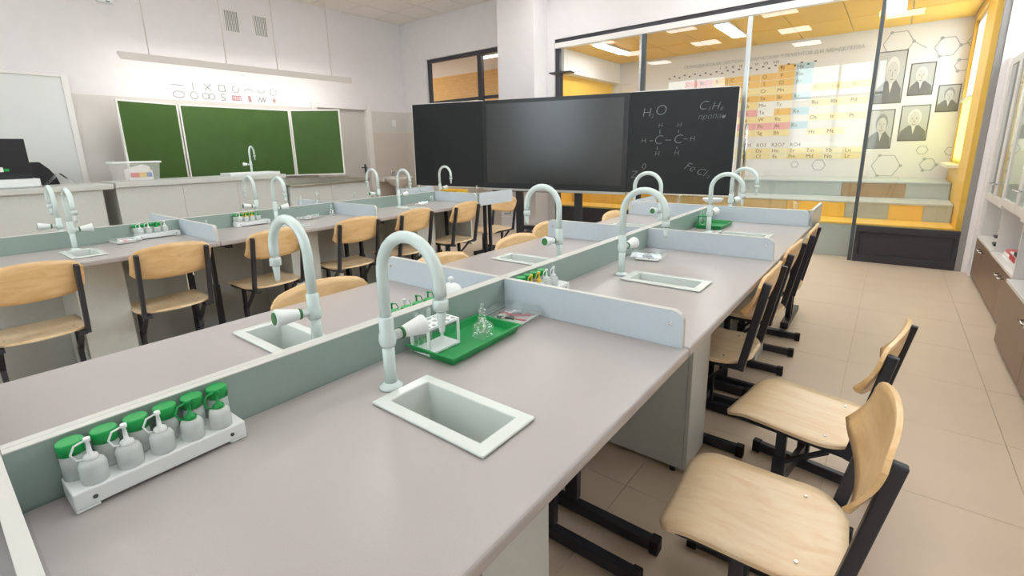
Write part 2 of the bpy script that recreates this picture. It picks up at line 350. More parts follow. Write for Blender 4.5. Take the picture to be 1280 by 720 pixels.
w7 = MB().box(1.70, XR, YF+.05, YF+.10, 2.03, 2.07).box(1.70, XR, YF+.05, YF+.10, 2.91, 2.95).box(1.70, 1.725, YF+.05, YF+.10, 2.07, 2.91).build('window_7', 'frame_white'); struct(w7)
MB().box(1.72, XR, YF+.07, YF+.078, 2.06, 2.92).build('pane', 'window_glass', w7)
# right wall
RW0, RW1, RZ0, RZ1 = 2.2, 6.0, 2.12, 3.3
wr = MB().box(XR, XR+.12, YB-.1, YF+.1, 0, RZ0).box(XR, XR+.12, YB-.1, YF+.1, RZ1, ZC+.02).box(XR, XR+.12, YB-.1, RW0, RZ0, RZ1).box(XR, XR+.12, RW1, YF+.1, RZ0, RZ1).build('wall_right', 'wall_paint'); struct(wr)
w3 = MB()
for y0, y1 in ((RW0, RW0+.07), (3.4, 3.47), (4.7, 4.77), (RW1-.07, RW1)): w3.box(XR+.02, XR+.08, y0, y1, RZ0, RZ1)
w3.box(XR+.02, XR+.08, RW0, RW1, RZ0, RZ0+.06).box(XR+.02, XR+.08, RW0, RW1, RZ1-.06, RZ1)
w3 = struct(w3.build('window_3', 'frame_white'))
for y0, y1 in ((RW0+.07, 3.4), (3.47, 4.7), (4.77, RW1-.07)): MB().box(XR+.045, XR+.053, y0, y1, RZ0+.06, RZ1-.06).build('pane', 'window_glass', w3)
# wall behind the camera with two curtained windows
RWIN = [(-4.9, -3.1), (-1.35, .65)]; BZ0, BZ1 = 1.0, 3.3
wb = MB(); xs_ = [XL-.1]+[v for p in RWIN for v in p]+[XR+.1]
for k in range(0, len(xs_), 2): wb.box(xs_[k], xs_[k+1], YB-.16, YB, 0, ZC+.02)
for a, b in RWIN: wb.box(a, b, YB-.16, YB, 0, BZ0); wb.box(a, b, YB-.16, YB, BZ1, ZC+.02)
struct(wb.build('wall_rear', 'wall_paint'))
for n, (a, b) in enumerate(RWIN):
    f = MB(); mid = (a+b)/2
    for x in (a, mid-.03, b-.06): f.box(x, x+.06, YB-.11, YB-.05, BZ0, BZ1)
    for z in (BZ0, 2.45, BZ1-.06): f.box(a, b, YB-.11, YB-.05, z, z+.06)
    f = struct(f.build('window_%d' % (4+n), 'frame_white'))
    MB().box(a+.06, mid-.03, YB-.084, YB-.076, BZ0+.06, BZ1-.06).build('pane', 'window_glass', f); MB().box(mid+.03, b-.06, YB-.084, YB-.076, BZ0+.06, BZ1-.06).build('pane', 'window_glass', f)
    for q0, q1 in ((a+.02, mid-.02), (mid+.02, b-.02)):
        fr_ = [[(q0+(q1-q0)*k/40, YB-.03+.018*math.sin(k*1.9), z) for k in range(41)] for z in (BZ0+.02, 1.7, 2.42)]
        cu_ = MB(); cu_.grid(fr_); cu_.build('curtain', 'curtain_sheer', f)
    MB().box(a-.05, b+.05, YB+.001, YB+.22, BZ0-.04, BZ0-.005).build('window_sill', 'frame_white', f)

# ================================================================== ROOM BEHIND THE GLASS
BX0, BX1, BY, BZ = -3.25, 1.575, 8.42, 2.76
wm = sbox('wall_mural', 'mural', -7.2, BX1+.2, BY, BY+.1, 0, 3.3)
cb = sbox('ceiling_back', 'ceiling_line', BX0, BX1+.1, YF+.16, BY, BZ+.012, BZ+.06)
for i in range(8):
    for j in range(2):
        x0 = BX0+.02+i*.6; y0 = YF+.165+j*.96
        MB().box(x0, x0+.588, y0, y0+.945, BZ, BZ+.012).build('panel', 'yellow_ceiling', cb)
wy = sbox('wall_back_left', 'yellow_wall', BX0-.08, BX0, YF+.165, BY, 0, BZ+.06)
MB().box(BX0+.001, BX0+.14, YF+.17, BY-.002, 2.42, BZ-.001).build('cornice', 'wall_paint', wy)
# right side of that room: yellow wall with a window
VY0, VY1, VZ0, VZ1 = 7.25, 8.28, 1.02, 2.68
wq = MB().box(BX1, BX1+.1, YF+.165, VY0, 0, BZ+.06).box(BX1, BX1+.1, VY1, BY, 0, BZ+.06).box(BX1, BX1+.1, VY0, VY1, 0, VZ0).box(BX1, BX1+.1, VY0, VY1, VZ1, BZ+.06).build('wall_back_right', 'yellow_wall'); struct(wq)
w6 = MB().box(BX1+.03, BX1+.09, VY0, VY0+.05, VZ0, VZ1).box(BX1+.03, BX1+.09, VY1-.05, VY1, VZ0, VZ1).box(BX1+.03, BX1+.09, VY0, VY1, VZ1-.05, VZ1).box(BX1+.03, BX1+.09, VY0, VY1, VZ0, VZ0+.05).build('window_6', 'frame_white'); struct(w6)
MB().box(BX1+.055, BX1+.063, VY0+.04, VY1-.04, VZ0+.04, VZ1-.04).build('pane', 'window_glass', w6)
MB().box(BX1-.10, BX1+.03, VY0-.03, VY1+.03, VZ0-.035, VZ0-.002).build('window_sill', 'frame_white', w6)
m = bpy.data.materials.new('blind_fabric'); m.use_nodes = True; M['blind_fabric'] = m; nt = m.node_tree
for n in list(nt.nodes): nt.nodes.remove(n)
o1 = nt.nodes.new('ShaderNodeOutputMaterial'); tr = nt.nodes.new('ShaderNodeBsdfTranslucent'); tr.inputs[0].default_value = lin(252, 248, 178); df = nt.nodes.new('ShaderNodeBsdfDiffuse'); df.inputs[0].default_value = lin(250, 244, 170); mx = nt.nodes.new('ShaderNodeMixShader'); mx.inputs[0].default_value = .3
nt.links.new(tr.outputs[0], mx.inputs[1]); nt.links.new(df.outputs[0], mx.inputs[2]); nt.links.new(mx.outputs[0], o1.inputs[0])
MB().box(BX1+.010, BX1+.014, VY0+.005, VY1-.005, VZ0+.001, 1.74).build('blind', 'blind_fabric', w6)
MB().box(BX1-.02, BX1+.02, VY0+.005, VY1-.005, 1.74, 1.765).build('blind_rail', 'frame_white', w6)
# corridor seen through window_1
sbox('wall_corridor', 'yellow_brick', -9.8, BX0-.10, 8.30, 8.38, 0, 3.25)
sbox('ceiling_corridor', 'wall_paint', -9.8, BX0-.10, YF+.165, 8.30, 2.98, 3.06)
sbox('wall_corridor_front', 'wall_paint', -9.8, XL-.125, YF, YF+.16, 0, 3.2)
sbox('floor_corridor', 'floor_tile', -9.8, XL-.101, YF, 8.42, -.06, 0)
wce = MB().box(-9.9, -9.8, YF+.165, 8.42, 0, .8).box(-9.9, -9.8, YF+.165, 8.42, 2.7, 3.2).box(-9.9, -9.8, YF+.165, 6.75, .8, 2.7).box(-9.9, -9.8, 8.2, 8.42, .8, 2.7).build('wall_corridor_end', 'wall_paint'); struct(wce)  # unseen end wall; its opening is added to let daylight onto the brick
t = thing('corridor_fill_lamp', 'bright strip lamp seen through the small black-framed window', 'lamp', (-4.6, 6.95, 2.93))  # lamp added only to light the corridor brick
MB().box(-.6, .6, -.08, .08, 0, .05).build('housing', 'lamp_body', t); MB().box(-.59, .59, -.07, .07, -.008, 0).build('diffuser', 'corridor_fill', t)
# linear lamps
for k, (x, y) in enumerate(((-2.55, 6.98), (-.87, 6.98), (.82, 7.02))):
    t = thing('linear_light', 'long bright lamp on the yellow ceiling, %s from the column' % ORD[k], 'ceiling light', (x, y, BZ), 0, 'lamps on the yellow ceiling')
    MB().box(-.09, .09, -.46, .46, -.03, -.001).build('housing', 'lamp_body', t, .003); MB().box(-.08, .08, -.45, .45, -.036, -.03).build('diffuser', 'back_light', t)
# seating tiers
def tier(name, label, y0, y1, z0, z1, cols, z_tread='tier_tread'):
    t = thing(name, label, 'seating steps', (0, y0, z0), 0, 'seating steps behind the glass')
    MB().box(BX0+.005, BX1-.005, .02, y1-y0, 0.001, z1-z0-.022).build('core', 'tier_grey', t)
    MB().box(BX0+.005, BX1-.005, -.012, y1-y0, z1-z0-.022, z1-z0).build('tread', z_tread, t, .004)
    x = BX0+.005
    for x1, m in cols:
        MB().box(x+.002, x1-.002, 0, .02, 0.002, z1-z0-.023).build('riser_panel', m, t); x = x1
G, Y_, B_ = 'tier_grey', 'tier_yellow', 'tier_brown'
tier('seating_step', 'lowest pale seating step right behind the glass wall, with yellow seat', 6.56, 8.40, 0, .40, ((-2.0, Y_), (-1.2, G), (.9, G), (BX1-.005, G)), 'tier_yellow')
tier('seating_step', 'middle seating step with yellow and grey riser panels', 7.00, 8.405, .40, .60, ((-2.6, Y_), (-1.75, Y_), (-1.2, 'tier_tan'), (-.55, 'tier_tan'), (-.02, 'tier_tan'), (.60, Y_), (1.02, G), (1.33, Y_), (BX1-.005, G)))
tier('seating_step', 'topmost seating step with a brown riser panel under the portrait wall', 7.62, 8.41, .60, .80, ((-1.9, Y_), (-1.1, B_), (.50, G), (1.16, B_), (BX1-.005, 'tier_brown' if False else G)))

# ---- mural print: table of elements
MY = BY-.003
mu = thing('wall_print', 'printed table of elements in orange, pink and blue on the far wall', 'mural', (0, MY, 0))
cells = {}
def cell(m, x0, x1, z0, z1): cells.setdefault(m, MB()).box(x0+.003, x1-.003, -.001, .001, z0+.003, z1-.003)
CX = [-2.62+.232*k for k in range(15)]          # column borders
ROW = [2.44, 2.335, 2.235, 2.135, 2.025, 1.925, 1.815, 1.71, 1.61, 1.505, 1.405, 1.31]   # row borders
O_, W_, K_, L_, E_, N_ = 'cell_orange', 'cell_yellow', 'cell_pink', 'cell_blue', 'cell_pale', 'cell_white'
TAB = [
 (0, ['', '', '', '', '', '', '', '', '', 'H', 'He', '', '', ''], [None]*9+[O_, L_, None, None, None]),
 (1, ['', '', '', 'Li', 'Be', 'B', 'C', 'N', 'O', 'F', 'Ne', '', '', ''], [None]*3+[K_, K_]+[O_]*5+[L_, None, None, None]),
 (2, ['', '', '', 'Na', 'Mg', 'Al', 'Si', 'P', 'S', 'Cl', 'Ar', '', '', ''], [None]*3+[K_, K_]+[O_]*5+[L_, None, None, None]),
 (3, ['', '', '', 'K', 'Ca', 'Sc', 'Ti', 'V', 'Cr', 'Mn', '', 'Fe', 'Co', 'Ni'], [None]*3+[K_, K_]+[W_]*5+[None, W_, W_, W_]),
 (4, ['', '', '', 'Cu', 'Zn', 'Ga', 'Ge', 'As', 'Se', 'Br', 'Kr', '', '', ''], [None]*3+[W_, W_]+[O_]*5+[L_, None, None, None]),
 (5, ['', '', '', 'Rb', 'Sr', 'Y', 'Zr', 'Nb', 'Mo', 'Tc', '', 'Ru', 'Rh', 'Pd'], [None]*3+[K_, K_]+[W_]*3+[N_, N_]+[None, E_, E_, E_]),
 (6, ['', '', '', 'Ag', 'Cd', 'In', 'Sn', 'Sb', 'Te', 'I', 'Xe', '', '', ''], [None]*3+[W_, W_]+[K_]*3+[N_, O_]+[L_, None, None, None]),
 (7, ['', '', '', 'Cs', 'Ba', 'La', 'Hf', 'Ta', 'W', 'Re', '', 'Os', 'Ir', 'Pt'], [None]*3+[K_, K_]+[W_]*5+[None, E_, E_, E_]),
 (8, ['', '', '', 'Au', 'Hg', 'Tl', 'Pb', 'Bi', 'Po', 'At', 'Rn', '', '', ''], [None]*3+[W_, W_]+[K_]*5+[L_, None, None, None]),
 (9, ['', '', '', 'Fr', 'Ra', 'Ac', 'Rf', 'Db', 'Sg', 'Bh', '', 'Hs', 'Mt', ''], [None]*3+[K_, K_]+[W_]*5+[None, E_, E_, None]),
]
syms = []
for r, names, cols in TAB:
    for k, (s, m) in enumerate(zip(names, cols)):
        if m: cell(m, CX[k], CX[k+1], ROW[r+1], ROW[r]); syms.append((s, CX[k]+.06, (ROW[r]+ROW[r+1])/2))
for k in range(14):
    if k > 2:
        cell('cell_white', CX[k], CX[k+1], 1.235, 1.305)
    for r, z in ((0, 1.145), (1, 1.06)): cell('cell_yellow' if k % 3 else 'cell_pale', CX[k], CX[k+1], z, z+.083)
for m, b in cells.items(): b.build('print_cells', m, mu)
lan = 'Ce Pr Nd Pm Sm Eu Gd Tb Dy Ho Er Tm Yb Lu'.split(); act = 'Th Pa U Np Pu Am Cm Bk Cf Es Fm Md No Lr'.split()
for k in range(14): syms += [(lan[k], CX[k]+.07, 1.186), (act[k], CX[k]+.07, 1.10)]
for k, s in enumerate(('R2O', 'RO', 'R2O3', 'RO2', 'R2O5', 'RO3', 'R2O7', 'RO4')): syms.append((s, CX[min(3+k, 12)]+.1, 1.272))
tb = bmesh.new()
for s, x, z in syms:
    o = text_mesh('t', s, .075, 'ink_brown', None, (x, -.0025, z)); me = o.data
    me.transform(Matrix.Translation((x, -.0025, z)) @ Matrix.Rotation(PI/2, 4, 'X')); tb.from_mesh(me); bpy.data.objects.remove(o)
me = bpy.data.meshes.new('print_symbols'); tb.to_mesh(me); tb.free(); me.materials.append(M['ink_brown'])
o = bpy.data.objects.new('print_symbols', me); C.objects.link(o); o.parent = mu
o = text_mesh('print_title', 'ПЕРИОДИЧЕСКАЯ СИСТЕМА ХИМИЧЕСКИХ ЭЛЕМЕНТОВ Д.И. МЕНДЕЛЕЕВА', .085, 'ink_grey', mu, (-.72, -.001, 2.56))
o.scale = (.76, .76, 1)
o = text_mesh('print_groups', 'I    II    III    IV    V    VI    VII    VIII', .06, 'ink_dark', mu, (-.95, -.001, 2.485))
# small row marks under the title
rm = MB()
for k in range(26):
    x = -2.2+k*.085; rm.box(x, x+.03, -.001, .001, 2.43 if k % 2 else 2.40, (2.43 if k % 2 else 2.40)+.02)
rm.build('print_marks', 'ink_dark', mu)
# hexagon figures
def hexo(cx, cz, r, label, m='ink_grey', tail=None, dots=True):
    t = thing('hexagon_print', label, 'wall print', (cx, MY, cz), 0, 'hexagon molecule prints')
    p = [(r*math.cos(PI/3*k), 0, r*math.sin(PI/3*k)) for k in range(6)]
    b = MB()
    for k in range(6): b.bar(p[k], p[(k+1) % 6], .009, .0015, (0, 1, 0))
    if tail: b.bar(p[tail[0]], (p[tail[0]][0]+tail[1], 0, p[tail[0]][2]+tail[2]), .009, .0015, (0, 1, 0))
    b.build('outline', m, t)
    if dots:
        b = MB()
        for k in (0, 2, 4): b.lathe([(.02, 0), (.02, .002)], (p[k][0], -.0015, p[k][2]), 8, (0, 1, 0))
        b.build('atom_dots', m, t)
hexo(.92, .965, .16, 'large hexagon outline printed below the portraits', dots=True)
hexo(1.36, .98, .085, 'smaller hexagon printed low near the yellow window wall')
hexo(1.28, 1.17, .06, 'small faint hexagon below the portrait of the man in white collar', dots=False)
hexo(1.56, 1.15, .055, 'small faint hexagon low beside the yellow wall', dots=False)
hexo(1.36, 2.44, .125, 'hexagon printed at the top right of the portrait wall', tail=(0, .12, .03))
hexo(1.60, 2.47, .06, 'little hexagon at the topmost right corner of the mural', dots=False)
hexo(1.53, 2.20, .075, 'small hexagon above the rightmost portrait')
hexo(.86, 2.55, .16, 'big faint hexagon above the largest portrait', tail=(0, .14, -.1))
hexo(.13, .97, .085, 'small hexagon under the table of elements', dots=False)
hexo(-.18, .98, .05, 'tiny hexagon under the table of elements', dots=False)
# portraits: generic printed heads on grey grounds
def portrait(x0, x1, z0, z1, label, hair, lean=0.0, bald=False):
    t = thing('portrait_print', label, 'portrait', ((x0+x1)/2, MY, (z0+z1)/2), 0, 'printed portraits')
    W, H = (x1-x0)/2, (z1-z0)/2
    MB().box(-W, W, -.0015, .001, -H, H).build('border', 'ink_dark', t)
    MB().box(-W+.012, W-.012, -.003, -.001, -H+.012, H-.012).build('ground', 'portrait_back', t)
    def ell(cx, cz, rx, rz, y, m, nm, a0=0, a1=2*PI):
        MB().prism([(cx+rx*math.cos(a0+(a1-a0)*k/20), cz+rz*math.sin(a0+(a1-a0)*k/20)) for k in range(20)], 'y', y-.001, y).build(nm, m, t)
    MB().prism([(-W+.012, -H+.012), (W-.012, -H+.012), (W*.86, -H*.45), (W*.35+lean*W, -H*.12), (-W*.35+lean*W, -H*.12), (-W*.86, -H*.45)], 'y', -.0045, -.0032).build('coat', 'portrait_dark', t)
    MB().prism([(-W*.16+lean*W, -H*.1), (W*.16+lean*W, -H*.1), (W*.02+lean*W, -H*.62)], 'y', -.006, -.0048).build('collar', 'portrait_hair', t)
    ell(lean*W, H*.30, W*.46, H*.48, -.0062, hair, 'hair')
    ell(lean*W*1.2, H*.18 if not bald else H*.24, W*.36, H*.42, -.0075, 'portrait_face', 'face')
    b = MB()
    for s in (-1, 1): b.lathe([(W*.055, 0), (W*.055, .001)], (lean*W*1.2+s*W*.15, -.0098, H*.26), 8, (0, 1, 0))
    b.box(lean*W*1.2-W*.025, lean*W*1.2+W*.025, -.0098, -.0088, H*.02, H*.2).box(lean*W*1.2-W*.12, lean*W*1.2+W*.12, -.0098, -.0088, -H*.1, -H*.06)
    b.build('features', 'portrait_mid', t)
portrait(.665, .98, 1.79, 2.46, 'tall portrait of a person with long hair, largest on the mural', 'portrait_hair', .12)
portrait(1.03, 1.285, 1.87, 2.275, 'portrait of a person in dark coat with white neckcloth, upper right', 'portrait_hair', -.05)
portrait(1.34, 1.56, 1.645, 1.98, 'rightmost and smallest portrait on the mural', 'portrait_mid', .05)
portrait(.65, .94, 1.195, 1.715, 'lower left portrait below the tall one, paler print', 'portrait_mid', .1)
portrait(1.0, 1.30, 1.29, 1.75, 'lower right portrait of a person with a broad white collar', 'portrait_hair', 0, True)

# ================================================================== CHALKBOARD WALL
BXW = XL+.10
cbd = thing('chalkboard', 'green three-panel chalkboard with white frame on the left wall', 'chalkboard', (BXW, 3.20, 0))
def wing(name, w, z0, z1, parent, loc, rz, m='chalk_green'):
    # panel in local y (0..w), facing +x
    s = 1 if w > 0 else -1; a, b = sorted((0, w))
    p = MB().box(-.012, .006, a+.018, b-.018, z0+.018, z1-.018).build(name, m, parent, 0, loc); p.rotation_euler = (0, 0, rz)
    f = MB().prism([(a, z0), (b, z0), (b, z1), (a, z1)], 'x', -.018, -.0125).box(-.018, .012, a, a+.02, z0, z1).box(-.018, .012, b-.02, b, z0, z1).box(-.018, .012, a+.02, b-.02, z0, z0+.02).box(-.018, .012, a+.02, b-.02, z1-.02, z1).build('frame', 'frame_white', p, .004)
    return p
wing('center_panel', 1.50, .95, 1.965, cbd, (0, -.76, 0), 0)
wing('side_panel', -.75, .95, 1.965, cbd, (.012, -.78, 0), .33)
wing('side_panel', .75, .95, 1.965, cbd, (.012, .75, 0), -.77)
MB().box(-.099, -.02, -.6, -.5, 1.0, 1.9).box(-.099, -.02, .5, .6, 1.0, 1.9).build('wall_bracket', 'frame_white', cbd)
# lamp over the board
t = thing('board_lamp', 'long white hanging lamp with rods above the green chalkboard', 'lamp', (-6.08, 3.27, 2.40))
MB().prism([(.046, -.022), (.052, -.022), (.052, .058), (.03, .065), (-.055, .065), (-.055, .055), (.040, -.012)], 'y', -1.50, 1.50).build('housing', 'lamp_body', t, .004)
MB().prism([(.044, -.020), (.039, -.013), (-.054, .053), (-.058, .051)], 'y', -1.48, 1.48).build('diffuser', 'board_light', t)
for y in (-1.20, -.35, .33, 1.18):
    MB().tube([(0, y, .065), (0, y, ZC-2.40-.005)], .006, 8).lathe([(.014, .06), (.014, .075)], (0, y, 0), 10).build('rod', 'lamp_body', t)
# symbols drawn on the wall above the board
SX = XL+.0065
def sym(k, row, pts_list, label, m='sticker_grey', th=.008):
    y = 2.50+k*.183; z = 2.10 if row == 0 else 2.22
    t = MB()
    for pts in pts_list:
        for a, b in zip(pts, pts[1:]): t.bar((0, a[0], a[1]), (0, b[0], b[1]), th, .0015, (1, 0, 0))
    o = t.build('wall_symbol', m, None, 0, (SX+.0005, y, z)); tag(o, label, 'wall drawing', 'drawn symbols above the chalkboard')
def arc(cx, cz, rx, rz, a0, a1, n=14): return [(cx+rx*math.cos(a0+(a1-a0)*i/n), cz+rz*math.sin(a0+(a1-a0)*i/n)) for i in range(n+1)]
sym(0, 1, [[(-.07, 0), (.07, 0)]], 'faint straight line drawn above the chalkboard, upper row')
sym(1, 1, [[(0, -.05), (0, .05)]], 'faint upright stroke drawn above the chalkboard, upper row')
sym(2, 1, [[(-.045, -.045), (.045, .045)], [(-.045, .045), (.045, -.045)]], 'faint cross drawn above the chalkboard, upper row')
sym(3, 1, [[(-.04, -.04), (.04, -.04), (.04, .04), (-.04, .04), (-.04, -.04)]], 'small grey square drawn above the chalkboard, upper row')
sym(4, 1, [arc(0, 0, .045, .045, .5*PI, 2.2*PI)], 'open circle drawn above the chalkboard, upper row right of the square')
sym(5, 1, [arc(0, -.02, .055, .04, 0, PI)], 'small arch drawn above the chalkboard, upper row')
sym(6, 1, [arc(0, .02, .055, .04, PI, 2*PI)], 'small bowl curve drawn above the chalkboard, upper row')
sym(7, 1, [arc(0, 0, .045, .045, PI/3*k, PI/3*k+.7, 4) for k in range(6)], 'dashed circle at the right end of the upper drawn row')
sym(0, 0, [arc(0, 0, .068, .042, 0, 1.9*PI)], 'wide ellipse at the left end of the lower drawn row')
sym(1, 0, [arc(0, 0, .047, .047, .3, 2*PI+.1)], 'grey circle in the lower row above the chalkboard')
sym(2, 0, [arc(-.04, 0, .04, .04, 0, 2*PI), arc(.04, 0, .04, .04, 0, 2*PI)], 'two touching rings in the lower row above the chalkboard')
sym(3, 0, [arc(0, .022, .025, .022, .1*PI, 1.5*PI)+arc(0, -.022, .025, .022, .5*PI, -.9*PI)], 'letter S curve in the lower row above the chalkboard')
sym(4, 0, [[(-.06, -.03), (.06, -.03), (.06, .03), (-.06, .03), (-.06, -.03)]]+[[(-.05+.02*i, -.03), (-.04+.02*i, .03)] for i in range(5)], 'pink hatched bar in the lower row above the chalkboard', 'sticker_pink')
sym(5, 0, [[(-.02+.015*i, .045), (-.01+.015*i, -.045)] for i in range(3)], 'pink slanted strokes in the lower row above the chalkboard', 'sticker_pink')
sym(6, 0, [[(-.06, -.035), (-.03, .035), (-.01, -.035), (.02, .035), (.03, -.035), (.06, .035)]], 'grey zigzag in the lower row above the chalkboard')
sym(7, 0, [[(.05*math.cos(PI/4*k), .05*math.sin(PI/4*k)), (-.05*math.cos(PI/4*k), -.05*math.sin(PI/4*k))] for k in range(4)], 'pink star of strokes at the right end of the lower drawn row', 'sticker_pink', .005)
# vents, detector, switch
for k, y in enumerate((3.31, 3.715)):
    t = thing('wall_vent', ('left' if k == 0 else 'right')+' of two slatted vents high above the hanging lamp', 'vent', (XL+.001, y, 3.145), 0, 'wall vents')
    MB().box(0, .012, -.10, -.085, -.15, .15).box(0, .012, .085, .10, -.15, .15).box(0, .012, -.085, .085, -.15, -.135).box(0, .012, -.085, .085, .135, .15).build('frame', 'frame_white', t)
    MB().box(0, .003, -.085, .085, -.135, .135).build('backing', 'grille_dark', t)
    for i in range(7): MB().box(.003, .010, -.074+i*.0225, -.062+i*.0225, -.134, .134).build('slat', 'frame_white', t)
t = thing('wall_sensor', 'small white box high on the wall left of the vents', 'sensor', (XL+.001, 1.88, 3.14))
MB().box(0, .06, -.08, .08, -.05, .05).build('case', 'plastic_white', t, .008); MB().box(.06, .063, .0, .04, -.04, -.03).build('slot', 'grille_dark', t)
t = thing('light_switch', 'small white wall switch between the door and the corner', 'switch', (XL+.007, 6.05, 1.83))
MB().box(0, .012, -.042, .042, -.06, .06).build('plate', 'plastic_white', t, .004); MB().box(.012, .018, -.028, .028, -.04, .04).build('rocker', 'frame_white', t, .003)
# whiteboard
t = thing('whiteboard', 'large whiteboard with pale frame at the left end of the chalkboard wall', 'whiteboard', (XL+.007, 0, 0))
MB().box(0, .012, -1.55, 1.33, 1.00, 2.20).build('panel', 'board_white', t)
MB().box(0, .03, 1.33, 1.39, .96, 2.225).box(0, .03, -1.61, -1.55, .96, 2.225).box(0, .03, -1.55, 1.33, 2.20, 2.225).box(0, .03, -1.55, 1.33, .96, 1.0).build('frame', 'frame_white', t, .004)
# washbasin
t = thing('washbasin', 'white ceramic pedestal washbasin in the corner by the door', 'washbasin', (-6.325, 5.83, 0), PI/2)
t.scale = (1, 1, 1.055)
prof = []
b = MB()
def oval(rx, ry, z, n=24, cy=0.0): return [(rx*math.cos(2*PI*k/n), cy+ry*math.sin(2*PI*k/n), z) for k in range(n)]
def loft(b, rings, cap0=True, cap1=True):
    R = [[b.bm.verts.new(p) for p in r] for r in rings]; n = len(R[0])
    for a, c in zip(R, R[1:]):
        for k in range(n): b.bm.faces.new((a[k], a[(k+1) % n], c[(k+1) % n], c[k])).smooth = True
    if cap0: b.bm.faces.new(R[0][::-1])
    if cap1: b.bm.faces.new(R[-1])
    return b
loft(b, [oval(.10, .09, .60), oval(.22, .18, .68), oval(.27, .22, .75), oval(.275, .225, .785), oval(.24, .18, .79), oval(.2, .15, .74), oval(.08, .06, .67)]).build('bowl', 'ceramic', t)
MB().box(-.25, .25, .16, .325, .70, .80).build('back_ledge', 'ceramic', t, .02)
loft(MB(), [oval(.11, .10, 0), oval(.08, .075, .12), oval(.075, .07, .4), oval(.10, .09, .62)]).build('pedestal', 'ceramic', t)
MB().lathe([(.022, .80), (.02, .84), (.018, .90), (.012, .905)], (0, .22, 0), 12).tube([(0, .22, .85), (0, .14, .87), (0, .09, .855)], .011, 8).tube([(0, .22, .905), (0, .17, .925)], .007, 8).build('mixer_tap', 'chrome', t)

# ================================================================== TEACHER'S COUNTERS
def counter(label, y0, y1, xf, depth, ztop, th, top_m, panels, gap=None):
    t = thing('counter', label, 'counter', (xf, y0, 0)); L = y1-y0
    MB().box(-depth, .03, 0, L, ztop-th, ztop).build('worktop', top_m, t, .006)
    p = 0
    for q in panels:
        MB().box(-.02, 0, p+.0015, q-.0015, .005, ztop-th-.002).build('front_panel', 'cabinet_grey', t); p = q
    MB().box(-depth+.05, -.02, 0.004, .022, .005, ztop-th-.001).build('side_panel', 'cabinet_grey', t); MB().box(-depth+.05, -.02, panels[-1]-.022, panels[-1]-.004, .005, ztop-th-.001).build('side_panel', 'cabinet_grey', t)
    return t
c1 = counter('long pale counter carrying the black monitor at the left edge', -.9, 1.355, -5.5, .62, 1.02, .055, 'cabinet_grey', (1.1, 2.16))
c2 = counter('pale counter in front of the green chalkboard with the clear storage box', 1.375, 3.22, -5.5, .62, 1.03, .055, 'cabinet_grey', (.12+.50, 1.22, 1.845))
c3 = counter('low steel-topped counter under the right chalkboard panel', 3.24, 4.52, -5.45, .55, .875, .03, 'steel', (.62, 1.28))
MB().box(-.55, -.52, 0, 1.28, .875, .93).build('backsplash', 'steel', c3)
MB().box(-.52, .03, 1.25, 1.28, .875, .90).build('rim', 'steel', c3)
t = thing('drip_tray', 'white shallow tray on the counter below the small tap', 'tray', (-5.72, 2.86, 1.031))
MB().box(-.16, .16, -.30, .33, 0, .01).box(-.16, -.145, -.30, .33, .01, .035).box(.145, .16, -.30, .33, .01, .035).box(-.145, .145, -.30, -.285, .01, .035).box(-.145, .145, .315, .33, .01, .035).build('tray_body', 'plastic_white', t, .004)
# monitor on riser
t = thing('monitor_riser', 'low white stand under the black monitor on the counter', 'riser', (-5.72, .37, 1.021))
MB().box(-.16, .16, -.5, .45, .012, .085).box(-.14, .14, -.48, .43, .0, .012).build('shell', 'plastic_white', t, .003)
t = thing('monitor', 'black flat monitor with a white sticker on the counter', 'monitor', (-5.72, .33, 1.107))
MB().box(-.012, .02, -.46, .46, .0, .38).build('panel', 'monitor_black', t, .006)
MB().box(.02, .028, -.46, .46, .0, .045).build('chin', 'bezel_black', t, .003)
MB().box(.0205, .0215, .16, .27, .07, .115).build('sticker', 'paper_white', t); MB().box(.0205, .0215, .27, .31, .075, .10).build('sticker_tab', 'cap_green', t)
MB().box(-.10, -.012, -.06, .06, .0, .02).build('stand', 'bezel_black', t)
# office chair behind the counter
t = thing('office_chair', 'black office chair behind the counter beside the monitor', 'chair', (-6.28, .86, 0))
rows_f, rows_b = [], []
for i in range(9):
    z = .62+i*.08; q = i/8; hw = .24*math.sqrt(max(.05, 1-(2*q-1)**4*.7)) if q < .6 else .24*(1-(q-.6)**2*3.2)
    xx = -.16-.10*q+.03*math.sin(q*PI)
    rows_f.append([(xx+.05*(u*u-1), hw*u, z) for u in (-1, -.6, -.2, .2, .6, 1)]); rows_b.append([(x-.04, y, z_) for x, y, z_ in rows_f[-1]])
MB().shell(rows_f, rows_b).build('backrest', 'black_fabric', t, .01)
MB().box(-.22, .22, -.23, .23, .44, .51).build('seat', 'black_fabric', t, .03)
MB().tube([(0, 0, .08), (0, 0, .44)], .025, 10).build('gas_post', 'black_metal', t)
for k in range(5):
    a = 2*PI*k/5+.3; MB().bar((0, 0, .10), (.28*math.cos(a), .28*math.sin(a), .07), .04, .025).build('leg', 'black_metal', t)
    MB().lathe([(.028, -.012), (.028, .012)], (.27*math.cos(a), .27*math.sin(a), .029), 12, (math.cos(a+PI/2), math.sin(a+PI/2), 0)).build('castor', 'rubber', t)
MB().bar((-.17, 0, .46), (-.2, 0, .72), .06, .015).build('back_bracket', 'black_metal', t)
